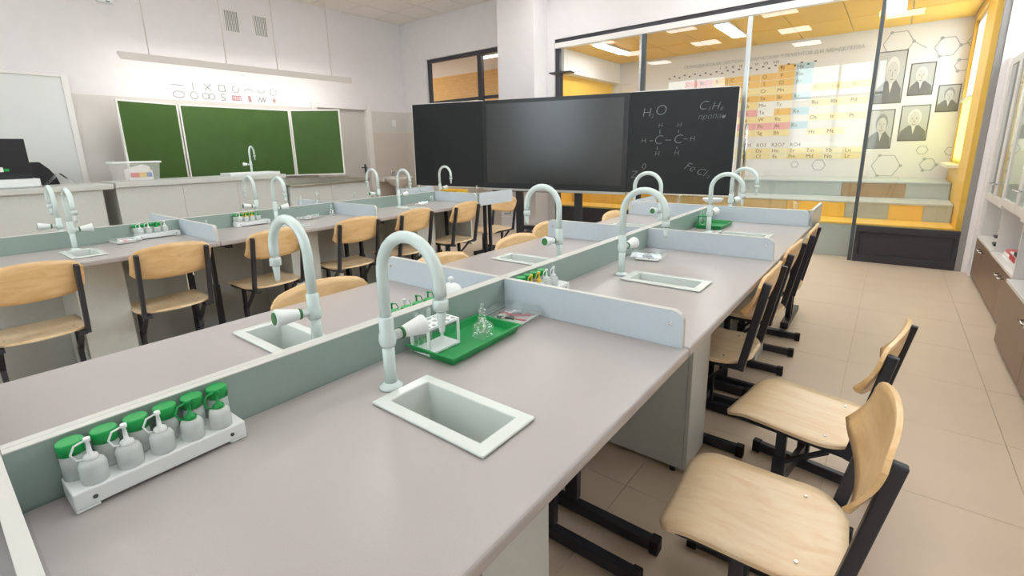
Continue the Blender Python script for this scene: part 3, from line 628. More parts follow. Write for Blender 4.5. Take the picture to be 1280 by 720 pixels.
# clear wedge and storage box
t = thing('sign_holder', 'small clear plastic tent standing on the counter beside the office chair', 'sign holder', (-5.72, .98, 1.021), 0)
MB().prism([(-.13, 0), (-.124, 0), (.012, .125), (.006, .13)], 'x', -.08, .08).build('front_leaf', 'clear_plastic', t); MB().prism([(.006, .13), (.012, .125), (.13, 0), (.136, 0)], 'x', -.08, .08).build('rear_leaf', 'clear_plastic', t)
t = thing('storage_box', 'translucent plastic storage box with paper packets on the counter', 'storage box', (-5.72, 1.63, 1.031))
def taper(b, x0, y0, x1, y1, h, th=.003, z0=0.0):
    lo = [(-x0, -y0), (x0, -y0), (x0, y0), (-x0, y0)]; hi = [(-x1, -y1), (x1, -y1), (x1, y1), (-x1, y1)]
    A = [b.bm.verts.new((*p, z0)) for p in lo]; B = [b.bm.verts.new((*p, z0+h)) for p in hi]
    Ci = [b.bm.verts.new((p[0]-math.copysign(th, p[0]), p[1]-math.copysign(th, p[1]), z0+h)) for p in hi]; D = [b.bm.verts.new((p[0]-math.copysign(th, p[0]), p[1]-math.copysign(th, p[1]), z0+th)) for p in lo]
    b.bm.faces.new(A[::-1]); b.bm.faces.new(D)
    for i in range(4):
        j = (i+1) % 4; b.bm.faces.new((A[i], A[j], B[j], B[i])); b.bm.faces.new((B[i], B[j], Ci[j], Ci[i])); b.bm.faces.new((Ci[i], Ci[j], D[j], D[i]))
    return b
taper(MB(), .145, .18, .155, .20, .20).build('bin', 'frosted_bin', t)
MB().box(-.17, .17, -.215, -.20, .195, .215).box(-.17, .17, .20, .215, .195, .215).box(-.17, -.155, -.20, .20, .195, .215).box(.155, .17, -.20, .20, .195, .215).build('rim', 'plastic_white', t, .004)
t = thing('paper_packet', 'white packet with a coloured printed band inside the storage box', 'packet', (-5.66, 1.66, 1.036))
MB().box(0, .02, -.11, .11, 0, .115).build('envelope', 'paper_white', t)
for i, (a, b_, m_) in enumerate(((-.10, -.02, 'plastic_red'), (-.02, .05, 'plastic_yellow'), (.05, .10, 'plastic_blue'))): MB().box(.02, .021, a, b_, .035, .085).build('printed_band', m_, t)
tag(MB().prism([(-.12, 0), (.12, 0), (.12, .15), (.05, .175), (-.12, .12)], 'x', -.01, .01).build('paper_sheet', 'paper_white', None, 0, (-5.76, 1.66, 1.036)), 'plain white paper sheets standing behind the packet in the storage box', 'paper')

# ================================================================== INTERACTIVE BOARD
SA = math.atan(.205)
sb = thing('interactive_board', 'black interactive board with display and two chalk wings on a mobile stand', 'interactive board', (-2.63, 5.425, 0), SA)
ZM, HH, RB = 1.345, .60, .0134
def bpart(b, name, m, bev=0, parent=sb, ref=True):
    o = b.build(name, m, parent, bev, (0, 0, ZM)); o.rotation_euler = (0, RB, 0); return o
lw = bpart(MB().prism(rrect(-2.25, -1.035, -HH, HH, .015), 'y', -.02, .02), 'wing_panel', 'board_black')
ce_ = bpart(MB().box(-1.03, 1.03, -.03, .05, -HH, HH), 'display_body', 'bezel_black', .004)
o = MB().box(-.965, .965, -.034, -.03, -HH+.075, HH-.05).build('display_glass', 'screen_glass', ce_)
rw = bpart(MB().prism(rrect(1.035, 2.23, -HH, HH, .015), 'y', -.02, .02), 'wing_panel', 'board_black')
for pnl, a, b in ((lw, -2.25, -1.035), (rw, 1.035, 2.23)):
    MB().box(a+.015, b, -.022, .022, HH, HH+.008).box(a+.015, b-.015, -.022, .022, -HH-.008, -HH).box(*((a-.008, a) if a < 0 else (b, b+.008)), -.022, .022, -HH+.015, HH-.015).build('edge_trim', 'frame_white', pnl)
MB().box(-1.03, 1.03, -.045, .03, -HH-.03, -HH-.001).build('pen_tray', 'alu', ce_, .003)
MB().box(-.96, .96, .05, .085, -HH+.3, HH-.3).build('rear_bracket', 'black_metal', ce_)
# chalk writing on the right wing
def ch(s, x, z, size, rot=0.0, sh=.15): return text_mesh('chalk_text', s, size, 'chalk', rw, (x, -.0215, z), (PI/2, -rot, 0), sh, off=-size*.022)
def stroke(pts, wd=.006):
    b = MB()
    for a, c in zip(pts, pts[1:]): b.bar((a[0], -.0212, a[1]), (c[0], -.0212, c[1]), wd, .001, (0, 1, 0))
    b.build('chalk_stroke', 'chalk', rw)
ch('H', 1.235, .355, .15); ch('2', 1.305, .315, .065); ch('O', 1.40, .375, .17)
ch('H', 1.405, .205, .075); stroke([(1.405, .155), (1.405, .105)]); ch('C', 1.39, .035, .15); stroke([(1.385, -.04), (1.385, -.075)]); ch('H', 1.385, -.125, .08)
ch('H', 1.62, .205, .075); stroke([(1.62, .15), (1.62, .115)]); ch('C', 1.615, .04, .15); stroke([(1.61, -.04), (1.61, -.07)]); ch('H', 1.61, -.115, .08)
ch('H', 1.215, .03, .085); stroke([(1.29, .03), (1.335, .03)]); stroke([(1.475, .035), (1.54, .035)]); stroke([(1.68, .045), (1.725, .045)]); ch('H', 1.775, .045, .085)
ch('C', 1.86, .41, .14, 0, .3); ch('3', 1.93, .375, .06, 0, .3); ch('H', 1.995, .40, .12, 0, .3); ch('8', 2.06, .37, .06, 0, .3); ch('пропан', 1.965, .29, .085, .03, .3)
ch('0', 1.235, -.28, .11); ch('Zn', 1.15, -.38, .13, 0, .2)
ch('Fe', 1.77, -.28, .13, -.35, .3); ch('Cl', 1.90, -.335, .12, -.35, .3); ch('3', 1.975, -.39, .06, -.35, .3)
# stand
for x in (-.52, .36):
    MB().box(x-.05, x+.05, .055, .12, .10, 1.75).build('post', 'black_metal', sb, .004)
    MB().bar((x, -.52, .07), (x, .42, .07), .07, .06).build('foot', 'black_metal', sb, .006)
    for y in (-.48, .38): MB().lathe([(.02, -.015), (.02, .015)], (x, y, .022), 10, (1, 0, 0)).build('castor', 'rubber', sb)
MB().box(-.47, .31, .065, .11, .16, .22).box(-.95, .95, .056, .10, .70, .735).build('crossbar', 'black_metal', sb, .003)
MB().tube([(-.58, .08, .52), (-.66, .06, .52), (-.66, .06, .38), (-.76, .06, .38)], .008, 6).build('crank', 'black_metal', sb)
MB().box(.10, .135, .06, .085, 1.7, 2.235).box(-.03, .27, .0, .15, 2.235, 2.25).build('camera_shelf', 'black_metal', sb)

# ================================================================== LAB DESKS
W, ZD, HP = .62, .76, .1025
def desk(label, x, y0, y1, s, sink=True, far_div=True, near_div=False):
    """desk with back at x; s=+1 extends to +x, s=-1 to -x"""
    t = thing('lab_desk', label, 'lab desk', (x, y0, 0), 0, 'laboratory desks'); L = y1-y0
    X = lambda a, b: tuple(sorted((a*s, b*s)))
    b = MB(); hx0, hx1, hy0, hy1 = .185, .472, .534, .660
    th = .028
    if sink:
        xs_ = [.0, hx0, hx1, W]; ys_ = [.001, hy0, hy1, L-.001]
        V = {}
        for iz, z in enumerate((ZD-th, ZD)):
            for i, xx in enumerate(xs_):
                for j, yy in enumerate(ys_): V[i, j, iz] = b.bm.verts.new((xx*s, yy, z))
        for i in range(3):
            for j in range(3):
                if (i, j) == (1, 1): continue
                for iz in (0, 1): b.bm.faces.new((V[i, j, iz], V[i+1, j, iz], V[i+1, j+1, iz], V[i, j+1, iz]))
        def side(p, q): b.bm.faces.new((V[(*p, 0)], V[(*q, 0)], V[(*q, 1)], V[(*p, 1)]))
        for k in range(3): side((k, 0), (k+1, 0)); side((k, 3), (k+1, 3)); side((0, k), (0, k+1)); side((3, k), (3, k+1))
        for p, q in (((1, 1), (2, 1)), ((2, 1), (2, 2)), ((2, 2), (1, 2)), ((1, 2), (1, 1))): side(p, q)
    else: b.box(*X(0, W), .001, L-.001, ZD-th, ZD)
    b.build('worktop', 'desk_top', t, .007, seg=3)
    # upstand at the back and its pale edging
    MB().box(*X(-.016, 0), .001, L-.001, ZD-.03, ZD+HP-.002).build('back_board', 'upstand', t)
    MB().box(*X(-.0165, .0005), .001, L-.001, ZD+HP-.002, ZD+HP).build('edge_band', 'laminate_edge', t)
    def div(yc):
        poly = rrect(.001, .604, ZD+.001, ZD+HP, .03, (0, 0, 1, 0)); poly = [(p*s, q) for p, q in poly]
        dv = MB().prism(poly, 'y', yc-.009, yc+.009).build('divider', 'laminate', t)
        # edging over the top and round the corner
        path = [(.001, ZD+HP+.0005), (.574, ZD+HP+.0005)]+[(.574+.0305*math.sin(a), ZD+HP-.03+.0305*math.cos(a)) for a in (PI/8, PI/4, 3*PI/8, PI/2)]+[(.6045, ZD+.002)]
        e = MB()
        for p, q in zip(path, path[1:]): e.bar((p[0]*s, yc, p[1]), (q[0]*s, yc, q[1]), .0186, .0016, (0, 0, 1)) if abs(p[0]-q[0]) > abs(p[1]-q[1]) else e.bar((p[0]*s, yc, p[1]), (q[0]*s, yc, q[1]), .0016, .0186, (0, 1, 0))
        e.build('edge_band', 'laminate_edge', dv)
        MB().lathe([(.0055, -.0115), (.0055, .0115)], (.572*s, yc, ZD+.066), 10, (0, 1, 0)).build('screw_cap', 'chrome', dv)
    if far_div: div(L-.010)
    if near_div: div(.010)
    # service panel and sink cabinet
    MB().box(*X(-.014, .002), .03, L-.03, .03, ZD-.032).build('service_panel', 'cabinet_grey', t)
    if sink:
        c0, c1, cx = .505, .725, .485
        MB().box(*X(.01, cx-.017), c0, c0+.016, .02, ZD-th-.001).build('cabinet_side', 'cabinet_grey', t); MB().box(*X(.01, cx-.017), c1-.016, c1, .02, ZD-th-.001).build('cabinet_side', 'cabinet_grey', t)
        fp = MB().box(*X(cx-.016, cx), c0, c1, .02, ZD-th-.001).build('cabinet_front', 'cabinet_grey', t, .002)
        ft = MB()
        for xx in (.08, .43):
            for yy in (c0+.008, c1-.008): ft.lathe([(.012, 0), (.012, .02)], (xx*s, yy, 0), 8)
        ft.build('cabinet_feet', 'rubber', t)
    for yy in (.075, L-.075):
        lg = MB().bar((.06*s, yy, .030), (.52*s, yy, .030), .036, .040).build('leg_foot', 'black_metal', t, .004)
        MB().bar((.22*s, yy, .06), (.22*s, yy, .40), .05, .03, (0, 1, 0)).bar((.22*s, yy, .40), (.22*s, yy, ZD-th-.03), .038, .022, (0, 1, 0)).build('leg', 'black_metal', t, .003)
        MB().bar((.05*s, yy, ZD-th-.016), (.56*s, yy, ZD-th-.016), .03, .03).build('support_rail', 'black_metal', t)
        for fa, fb in ((.515, .545), (.035, .065)): MB().box(*X(fa, fb), yy-.021, yy+.021, .002, .053).build('foot_cap', 'rubber', t, .004)
    return t
YS = [-1.231, -.031, 1.169, 2.392, 3.555]
RN = ['at the bottom left corner', 'with the bottle rack and nearest green tray', 'second from the near sink', 'third, farthest before the end desk']
for k in range(4):
    desk('lab desk on right side of central island, '+RN[k], 0, YS[k], YS[k+1], 1)
for k in range(4):
    desk('lab desk on chalkboard side of central island, '+['cut by the left edge', 'nearest with big sink', 'second in the row', 'third in the row'][k], -.034, YS[k], YS[k+1], -1)
XB = -2.895; YL = [-.07, 1.1303, 2.3348, 3.5496]
for k in range(3):
    desk('lab desk of left island on the chair side, '+['nearest at the left edge', 'middle one', 'farthest one'][k], XB, YL[k], YL[k+1], 1)
for k in range(3):
    desk('lab desk of left island on the chalkboard side, '+['nearest at the left edge', 'middle one', 'farthest one'][k], XB-.034, YL[k], YL[k+1], -1)
def end_desk(label, xc, y0):
    t = thing('end_desk', label, 'lab desk', (xc, y0, 0)); hw, D = .62, .58
    MB().box(-hw, hw, .018, D, ZD-.028, ZD).build('worktop', 'desk_top', t, .007)
    MB().box(-hw, hw, .0015, .017, ZD-.03, ZD+HP-.002).build('back_board', 'upstand', t)
    MB().box(-hw, hw, .001, .0175, ZD+HP-.002, ZD+HP).build('edge_band', 'laminate_edge', t)
    for sx in (-1, 1):
        a, c = sorted((sx*(hw-.016), sx*hw)); poly = rrect(.019, D-.02, ZD-.028, ZD+HP, .03, (0, 0, 1, 0))
        MB().prism(poly, 'x', *( (a+sx*.0165, c+sx*.0165) )).build('side_board', 'laminate', t, .001)
    for x in (-.54, .54):
        MB().bar((x, .06, .035), (x, D-.03, .035), .05, .045, (0, 0, 1)).build('leg_foot', 'black_metal', t, .004)
        for yy in (.20, .28): MB().bar((x, yy, .06), (x, yy, ZD-.029), .035, .025, (0, 1, 0)).build('leg', 'black_metal', t, .003)
    MB().box(-.5, .5, .02, .036, .32, ZD-.03).build('service_panel', 'cabinet_grey', t)
    return t
end_desk('desk set across the far end of the central island', -.017, YS[4]+.002)
end_desk('desk set across the far end of the left island', XB-.017, YL[3]+.002)

# ================================================================== SINKS AND TAPS
def make_sink(label, x, y):
    t = thing('sink_basin', label, 'sink', (x, y, ZD), 0, 'desk sinks')
    X2, Y2, bx, by = .159, .079, .128, .052
    def ring(b, o, i, z0o, z0i):
        pass
    b = MB(); lay = [[(-X2, -Y2, .0012), (X2, -Y2, .0012), (X2, Y2, .0012), (-X2, Y2, .0012)], [(-X2, -Y2, .008), (X2, -Y2, .008), (X2, Y2, .008), (-X2, Y2, .008)],
        [(-bx, -by, .0085), (bx, -by, .0085), (bx, by, .0085), (-bx, by, .0085)], [(-bx+.010, -by+.006, -.14), (bx-.010, -by+.006, -.14), (bx-.010, by-.006, -.14), (-bx+.010, by-.006, -.14)],
        [(-bx+.006, -by+.002, -.145), (bx-.006, -by+.002, -.145), (bx-.006, by-.002, -.145), (-bx+.006, by-.002, -.145)], [(-bx-.004, -by-.004, -.0), (bx+.004, -by-.004, -.0), (bx+.004, by+.004, -.0), (-bx-.004, by+.004, -.0)]]
    R = [[b.bm.verts.new(p) for p in r] for r in lay]
    def q(a, c):
        for k in range(4): b.bm.faces.new((a[k], a[(k+1) % 4], c[(k+1) % 4], c[k]))
    q(R[0], R[1]); q(R[1], R[2]); q(R[2], R[3]); b.bm.faces.new(R[3]); q(R[4], R[5]); b.bm.faces.new(R[4][::-1]); q(R[5], R[0])
    b.build('basin', 'sink_white', t, .003)
    MB().lathe([(.022, -.1395), (.022, -.136), (.016, -.135)], (0, 0, 0), 14).build('drain', 'grille_dark', t)
    return t
def make_tap(label, x, y, z, rz, h=.37, span=.18):
    t = thing('gooseneck_tap', label, 'tap', (x, y, z), rz, 'white laboratory taps'); R = span/2; zt = h-R-.011
    MB().lathe([(.028, 0.0005), (.027, .006), (.020, .010), (.0155, .014)], (0, 0, 0), 20).build('flange', 'tap_white', t)
    MB().lathe([(.0140, .012), (.0140, .110)], (0, 0, 0), 16).build('stem', 'tap_white', t)
    pts = [(0, 0, .150), (0, 0, zt)]+[(R-R*math.cos(a), 0, zt+R*math.sin(a)) for a in [PI*k/16 for k in range(1, 17)]]+[(span, 0, zt-.02)]
    MB().tube(pts, .0130, 14).build('spout', 'tap_white', t)
    MB().lathe([(.0155, .100), (.0185, .108), (.020, .118), (.0185, .130), (.0165, .136), (.0165, .168), (.0148, .170), (.0125, .171)], (0, 0, 0), 18).build('valve_body', 'tap_white', t)
    MB().lathe([(.0160, -.012), (.0160, .006), (.013, .010)], (span, 0, zt-.035), 14).lathe([(.0085, -.016), (.0105, -.018), (.0085, -.026), (.0095, -.028), (.0075, -.037), (.0085, -.039), (.0055, -.058)][::-1], (span, 0, zt-.035), 12).build('nozzle', 'tap_white', t)
    hd = MB().lathe([(.011, .014), (.011, .034), (.0125, .034), (.0135, .040), (.0165, .055), (.0215, .085), (.0235, .092), (.0235, .097), (.019, .100)], (0, 0, .120), 18, (.12, 1, .06)).build('handle', 'plastic_white', t)
    MB().lathe([(.0135, .0335), (.0150, .0375), (.0135, .0415)], (0, 0, .120), 18, (.12, 1, .06)).build('ring', 'ring_green', hd); MB().lathe([(.017, .1002), (.016, .1022)], (0, 0, .120), 16, (.12, 1, .06)).build('cap_disc', 'ring_green', hd)
    return t
sk = make_sink('white rectangular desk sink nearest the camera, right side of central island', .328, YS[1]+.597)
tp = make_tap('tall white gooseneck tap beside the nearest sink', .139, .563, ZD, 0)
def sink_at(x, y, rz, label): dup(sk, (x, y, ZD), rz, label)
def tap_at(x, y, rz, label, z=ZD): return dup(tp, (x, y, z), rz, label)
SO = ['second', 'third']
for k in (1, 2):
    y = YS[k+1]; sink_at(.328, y+.597, 0, 'white desk sink on the %s desk, right side of central island' % SO[k-1]); tap_at(.139, y+.597, 0, 'white gooseneck tap on the %s desk, right side of central island' % SO[k-1])
for k in range(3):
    y = YS[k+1]; n = ['nearest', 'second', 'third'][k]
    sink_at(-.362, y+.597, PI, 'white desk sink on the %s desk, chalkboard side of central island' % n); tap_at(-.173, y+.597, PI, 'white gooseneck tap on the %s desk, chalkboard side of central island' % n)
for k in range(3):
    y = YL[k]; n = ['nearest', 'middle', 'farthest'][k]
    sink_at(XB+.328, y+.597, 0, 'white desk sink on the %s desk of the left island, chair side' % n); tap_at(XB+.139, y+.597, 0, 'white gooseneck tap on the %s desk of the left island, chair side' % n)
    sink_at(XB-.362, y+.597, PI, 'white desk sink on the %s desk of the left island, chalkboard side' % n); tap_at(XB-.173, y+.597, PI, 'white gooseneck tap on the %s desk of the left island, chalkboard side' % n)
tap_at(.07, YS[4]+.20, -.2, 'white gooseneck tap on the end desk of the central island'); tap_at(XB-.10, YL[3]+.16, 0.0, 'white gooseneck tap on the end desk of the left island, before black board')
tap_at(-5.9, 2.97, 2.4, 'white gooseneck tap on the counter in front of the green chalkboard', 1.042)

# ================================================================== CHAIRS
def make_chair(hs, label):
    t = thing('school_chair', label, 'chair', (0, 0, 0), 0, 'plywood school chairs')
    # seat faces -x (front) ; back at +x
    top, bot = [], []
    N = 26
    for i in range(N+1):
        x = -.215+.415*i/N
        if x < -.165: q = (x+.215)/.05; hw = .145+.045*math.sqrt(max(0, 1-(1-q)**2))
        elif x > .08: q = (x-.08)/.12; hw = .19*math.sqrt(max(.02, 1-q**2.4*.82))
        else: hw = .19
        dz = -.028*max(0, (-.13-x)/.085)**1.8 - .006*math.exp(-((x-.06)/.12)**2)
        r = []
        for u in (-1, -.8, -.5, -.2, .2, .5, .8, 1): r.append((x, hw*u, hs+dz-.003*(1-u*u)))
        top.append(r); bot.append([(p[0], p[1], p[2]-.011) for p in r])
    st = MB().shell(top, bot).build('seat', 'ply', t)
    sc = MB()
    for x, y in ((-.12, -.13), (-.12, .13), (.10, -.13), (.10, .13)): sc.lathe([(.0045, -.002), (.004, .0014)], (x, y, hs-.004), 8)
    sc.build('screws', 'chrome', st)
    # backrest
    def bx(u, v): return .190+.052*v - .026*abs(u)**2.2+.010*math.sin(v*PI)
    fr, bk = [], []
    for j in range(9):
        v = j/8; r1, r2 = [], []
        for i in range(17):
            u = math.sin((-1+i/8)*PI/2)*.35+(-1+i/8)*.65; e = abs(u)
            zlo = hs+.180+.018*(1-e**2)*-1+.018; zhi = hs+.352+.030*(1-e**2)
            corner = .026*max(0, (e-.80)/.20)**2
            z = zlo+corner+(zhi-corner-zlo-corner)*v
            x = bx(u, v); r1.append((x, .20*u, z)); r2.append((x+.011, .20*u, z))
        fr.append(r1); bk.append(r2)
    bo = MB().shell(fr, bk).build('backrest', 'ply_back', t)
    for s in (-1, 1):
        y = .172*s
        MB().bar((.175, y, hs-.035), (.245, y, hs+.340), .022, .030, (1, 0, 0)).build('back_post', 'black_metal', t, .004)
        MB().bar((-.17, y*.88, hs-.030), (.19, y*.88, hs-.030), .03, .022).build('side_rail', 'black_metal', t, .003)
        MB().bar((-.02, y*.88, .05), (-.02, y*.88, hs*.62), .022, .042, (1, 0, 0)).build('outer_leg', 'black_metal', t, .003)
        MB().bar((-.02, y*.88, hs*.6), (-.02, y*.88, hs-.042), .016, .032, (1, 0, 0)).build('inner_leg', 'black_metal', t)
        MB().bar((-.19, y*.88, .028), (.20, y*.88, .028), .026, .042).build('floor_bar', 'black_metal', t, .004)
        for fa, fb in ((-.205, -.175), (.185, .215)): MB().box(fa, fb, y*.88-.016, y*.88+.016, .0, .052).build('foot_cap', 'rubber', t, .003)
        MB().bar((-.02, y*.88, hs*.55), (.12, y*.88, hs-.045), .012, .022, (0, 1, 0)).build('brace', 'black_metal', t)
    MB().bar((-.02, -.14, .10), (-.02, .14, .10), .022, .04).build('crossbar', 'black_metal', t, .003)
    return t
HR, HL = .34, .43
c0 = make_chair(HR, 'plywood chair nearest the camera, drawn out into the right aisle'); c0.location = (.815, 1.20, 0); c0.rotation_euler = (0, 0, .05)
dup(c0, (.84, 1.84, 0), -.15, 'second plywood chair drawn out into the right aisle, turned slightly')
c1_ = make_chair(HL, 'plywood chair at the left edge of the picture, before the left island'); c1_.location = (-2.42, .254, 0)
for k, (x, y, r) in enumerate(((.425, 2.085, .0), (.42, 2.70, -.03), (.43, 3.31, .02))):
    dup(c1_, (x, y, 0), r, 'plywood chair tucked under right side of central island, %s from camera' % ORD[k])
for k, (y, r) in enumerate(((.843, 0), (1.437, .05), (2.08, 0), (2.65, .03), (3.27, .08))):
    dup(c1_, (-2.42, y, 0), r, 'plywood chair before the left island, %s in the row from the left edge' % ORD[k+1])
for k, (x, y, r) in enumerate(((-.46, .88, 0), (-.43, 1.47, 0), (-.44, 2.09, 0), (-.56, 2.60, .1), (-.43, 3.31, 0))):
    dup(c1_, (x, y, 0), PI+r, 'plywood chair on chalkboard side of central island, %s from camera' % ORD[k])
dup(c0, (-2.86, 4.46, 0), PI/2, 'plywood chair behind the end desk of left island, beside the board stand')

# ================================================================== SMALL LAB WARE
def rack_set(x, y, rz, where, n_jar=6, drops=('w', 'w', 'w', 'g', 'g'), detail=True):
    """white block rack along local y with back row of jars and front row of dropper bottles"""
    q = Matrix.Translation((x, y, ZD)) @ Matrix.Rotation(rz, 4, 'Z')
    rk = thing('bottle_rack', 'long white bottle rack block '+where, 'bottle rack', (x, y, ZD), rz, 'bottle racks')
    MB().box(-.036, .036, -.125, .125, .0055, .034).box(-.036, .036, -.125, -.095, .0005, .0055).box(-.036, .036, .095, .125, .0005, .0055).build('rack_block', 'plastic_white', rk, .004)
    for s in (-1, 1): MB().lathe([(.0035, 0), (.0035, .0008)], (.0362, s*.10, .018), 8, (1, 0, 0)).build('rack_hole', 'grille_dark', rk)
    for k in range(n_jar):
        yy = -.107+k*.0425; p = q @ Vector((-.020, yy, .0345))
        t = thing('reagent_jar', 'green-capped jar, %s in back row of rack %s' % (ORD[k], where), 'jar', p, rz, 'green-capped jars')
        MB().lathe([(.0165, 0), (.0165, .036), (.014, .042), (.014, .046)], seg=14).build('jar_body', 'frosted_plastic', t)
        MB().lathe([(.0175, .042), (.0180, .060), (.0165, .0625)], seg=16).build('cap', 'cap_green', t)
    for k, c in enumerate(drops):
        yy = -.092+k*.046; p = q @ Vector((.016, yy, .0345))
        t = thing('dropper_bottle', '%s-capped dropper bottle, %s in front row of rack %s' % ({'w': 'white', 'g': 'green', 'y': 'yellow'}[c], ORD[k], where), 'bottle', p, rz, 'dropper bottles')
        cm = {'w': 'plastic_white', 'g': 'cap_green', 'y': 'plastic_yellow'}[c]
        MB().lathe([(.0175, 0), (.0178, .028), (.0155, .034), (.0105, .037)], seg=14).build('bottle_body', 'frosted_plastic', t)
        MB().lathe([(.0095, .035), (.0095, .043), (.0035, .047), (.0025, .066), (.0045, .067), (.0045, .073)], seg=10).build('spout', cm, t)
        MB().tube([(0, -.004, .069), (0, -.016, .066), (0, -.022, .054), (0, -.017, .042), (0, -.009, .039)], .0016, 6).build('cap_strap', cm, t)
rack_set(.040, .147, .02, 'nearest the camera')
rack_set(.040, YS[2]+.155, 0, 'showing above the second divider', 4, ('y', 'y', 'w', 'w'))
rack_set(-.076, .80, PI, 'hidden behind the centre board', 5, ('g', 'g', 'w', 'g'))
rack_set(XB+.04, .965, 0, 'on nearest left-island desk', 4, ('w', 'w', 'g', 'w'))
rack_set(XB+.046, 1.58, .03, 'on middle left-island desk', 4, ('w', 'y', 'y', 'g'))

def tray(x, y, rz, label, m='plastic_green', L=.285, Wd=.165, h=.024, z=ZD):
    t = thing('plastic_tray', label, 'tray', (x, y, z), rz, 'plastic trays')
    taper(MB(), Wd/2-.008, L/2-.008, Wd/2, L/2, h, .003, .0008).build('tray_body', m, t, .002)
    MB().box(-Wd/2-.004, Wd/2+.004, -L/2-.004, -L/2, h-.003, h+.001).box(-Wd/2-.004, Wd/2+.004, L/2, L/2+.004, h-.003, h+.001).box(-Wd/2-.004, -Wd/2, -L/2, L/2, h-.003, h+.001).box(Wd/2, Wd/2+.004, -L/2, L/2, h-.003, h+.001).build('lip', m, t)
    return t
def tube_rack(x, y, z, rz, label, m='plastic_white', nx=3, ny=5, wx=.072, wy=.115, h=.075):
    t = thing('test_tube_rack', label, 'test tube rack', (x, y, z), rz, 'test tube racks')
    b = MB(); cx, cy = wx/nx, wy/ny; rr = min(cx, cy)*.36
    for i in range(nx):
        for j in range(ny):
            ox, oy = -wx/2+cx*(i+.5), -wy/2+cy*(j+.5)
            out = [(cx/2, 0), (cx/2, cy/2), (0, cy/2), (-cx/2, cy/2), (-cx/2, 0), (-cx/2, -cy/2), (0, -cy/2), (cx/2, -cy/2)]
            A = []
            for zz in (h-.006, h):
                O = [b.bm.verts.new((ox+p[0], oy+p[1], zz)) for p in out]; I = [b.bm.verts.new((ox+rr*math.cos(PI/4*k), oy+rr*math.sin(PI/4*k), zz)) for k in range(8)]
                for k in range(8): b.bm.faces.new((O[k], O[(k+1) % 8], I[(k+1) % 8], I[k]))
                A.append((O, I))
            for k in range(8): b.bm.faces.new((A[0][1][k], A[0][1][(k+1) % 8], A[1][1][(k+1) % 8], A[1][1][k]))
    bmesh.ops.remove_doubles(b.bm, verts=b.bm.verts, dist=.0004)
    e = [ed for ed in b.bm.edges if ed.is_boundary]
    lo = [ed for ed in e if ed.verts[0].co.z < h-.003]; hi = [ed for ed in e if ed.verts[0].co.z > h-.003]
    bmesh.ops.bridge_loops(b.bm, edges=lo+hi)
    b.build('top_plate', m, t)
    MB().box(-wx/2, wx/2, -wy/2, wy/2, .0005, .006).build('base_plate', m, t)
    for sx in (-1, 1):
        for sy in (-1, 1): MB().box(sx*(wx/2-.003)-.003, sx*(wx/2-.003)+.003, sy*(wy/2-.003)-.003, sy*(wy/2-.003)+.003, .006, h-.006).build('corner_leg', m, t)
    return [Matrix.Translation((x, y, z)) @ Matrix.Rotation(rz, 4, 'Z') @ Vector((-wx/2+cx*(i+.5), -wy/2+cy*(j+.5), .008)) for i in range(nx) for j in range(ny)]
def test_tube(p, label, h=.095):
    t = thing('test_tube', label, 'test tube', p, 0, 'glass test tubes')
    MB().lathe([(.0015, 0), (.0055, .003), (.007, .009), (.007, h), (.0082, h+.0015), (.0082, h+.003)], seg=12, cap1=False).build('glass', 'lab_glass', t)
def burner(x, y, z, label):
    t = thing('spirit_burner', label, 'burner', (x, y, z), 0, 'glass spirit burners')
    MB().lathe([(.030, .0005), (.034, .008), (.034, .030), (.026, .040), (.012, .048), (.011, .055)], seg=18).build('bowl', 'lab_glass', t)
    MB().lathe([(.0135, .050), (.0135, .075), (.011, .084), (.006, .087), (.008, .093), (.006, .099), (.001, .101)], seg=14).build('cap', 'lab_glass', t)
    MB().tube([(0, 0, .01), (.005, .004, .03), (0, 0, .055)], .003, 6).build('wick', 'paper_white', t)
def thin(b, x0, y0, x1, y1, z0, z1, cap_top):
    A = [b.bm.verts.new((sx*x0, sy*y0, z0)) for sx, sy in ((-1, -1), (1, -1), (1, 1), (-1, 1))]; B = [b.bm.verts.new((sx*x1, sy*y1, z1)) for sx, sy in ((-1, -1), (1, -1), (1, 1), (-1, 1))]
    for i in range(4): b.bm.faces.new((A[i], A[(i+1) % 4], B[(i+1) % 4], B[i]))
    b.bm.faces.new(B if cap_top else A); return b
def kit_box(x, y, rz, label, cols=('plastic_red', 'paper_white', 'frame_grey', 'plastic_white'), z=ZD):
    t = thing('instrument_box', label, 'plastic box', (x, y, z), rz, 'clear instrument boxes')
    thin(MB(), .064, .058, .070, .064, .0008, .017, False).build('lower_shell', 'clear_plastic', t)
    MB().box(-.072, .072, -.066, -.063, .016, .019).box(-.072, .072, .063, .066, .016, .019).box(-.072, -.069, -.063, .063, .016, .019).box(.069, .072, -.063, .063, .016, .019).build('rim', 'frosted_plastic', t)
    thin(MB(), .070, .064, .066, .060, .0195, .040, True).build('lid', 'clear_plastic', t)
    MB().box(-.055, .055, -.05, .05, .004, .006).build('paper_insert', 'paper_white', t)
    rnd = random.Random(int(x*1000+y*777))
    for k in range(9):
        a = rnd.uniform(-.5, .5)+(PI/2 if k % 2 else 0); L = rnd.uniform(.05, .085); cx, cy = rnd.uniform(-.02, .02), rnd.uniform(-.02, .02); zz = .0065+.0016*k
        MB().bar((cx-L/2*math.cos(a), cy-L/2*math.sin(a), zz), (cx+L/2*math.cos(a), cy+L/2*math.sin(a), zz), .007, .004).build('small_tool', cols[k % len(cols)], t)
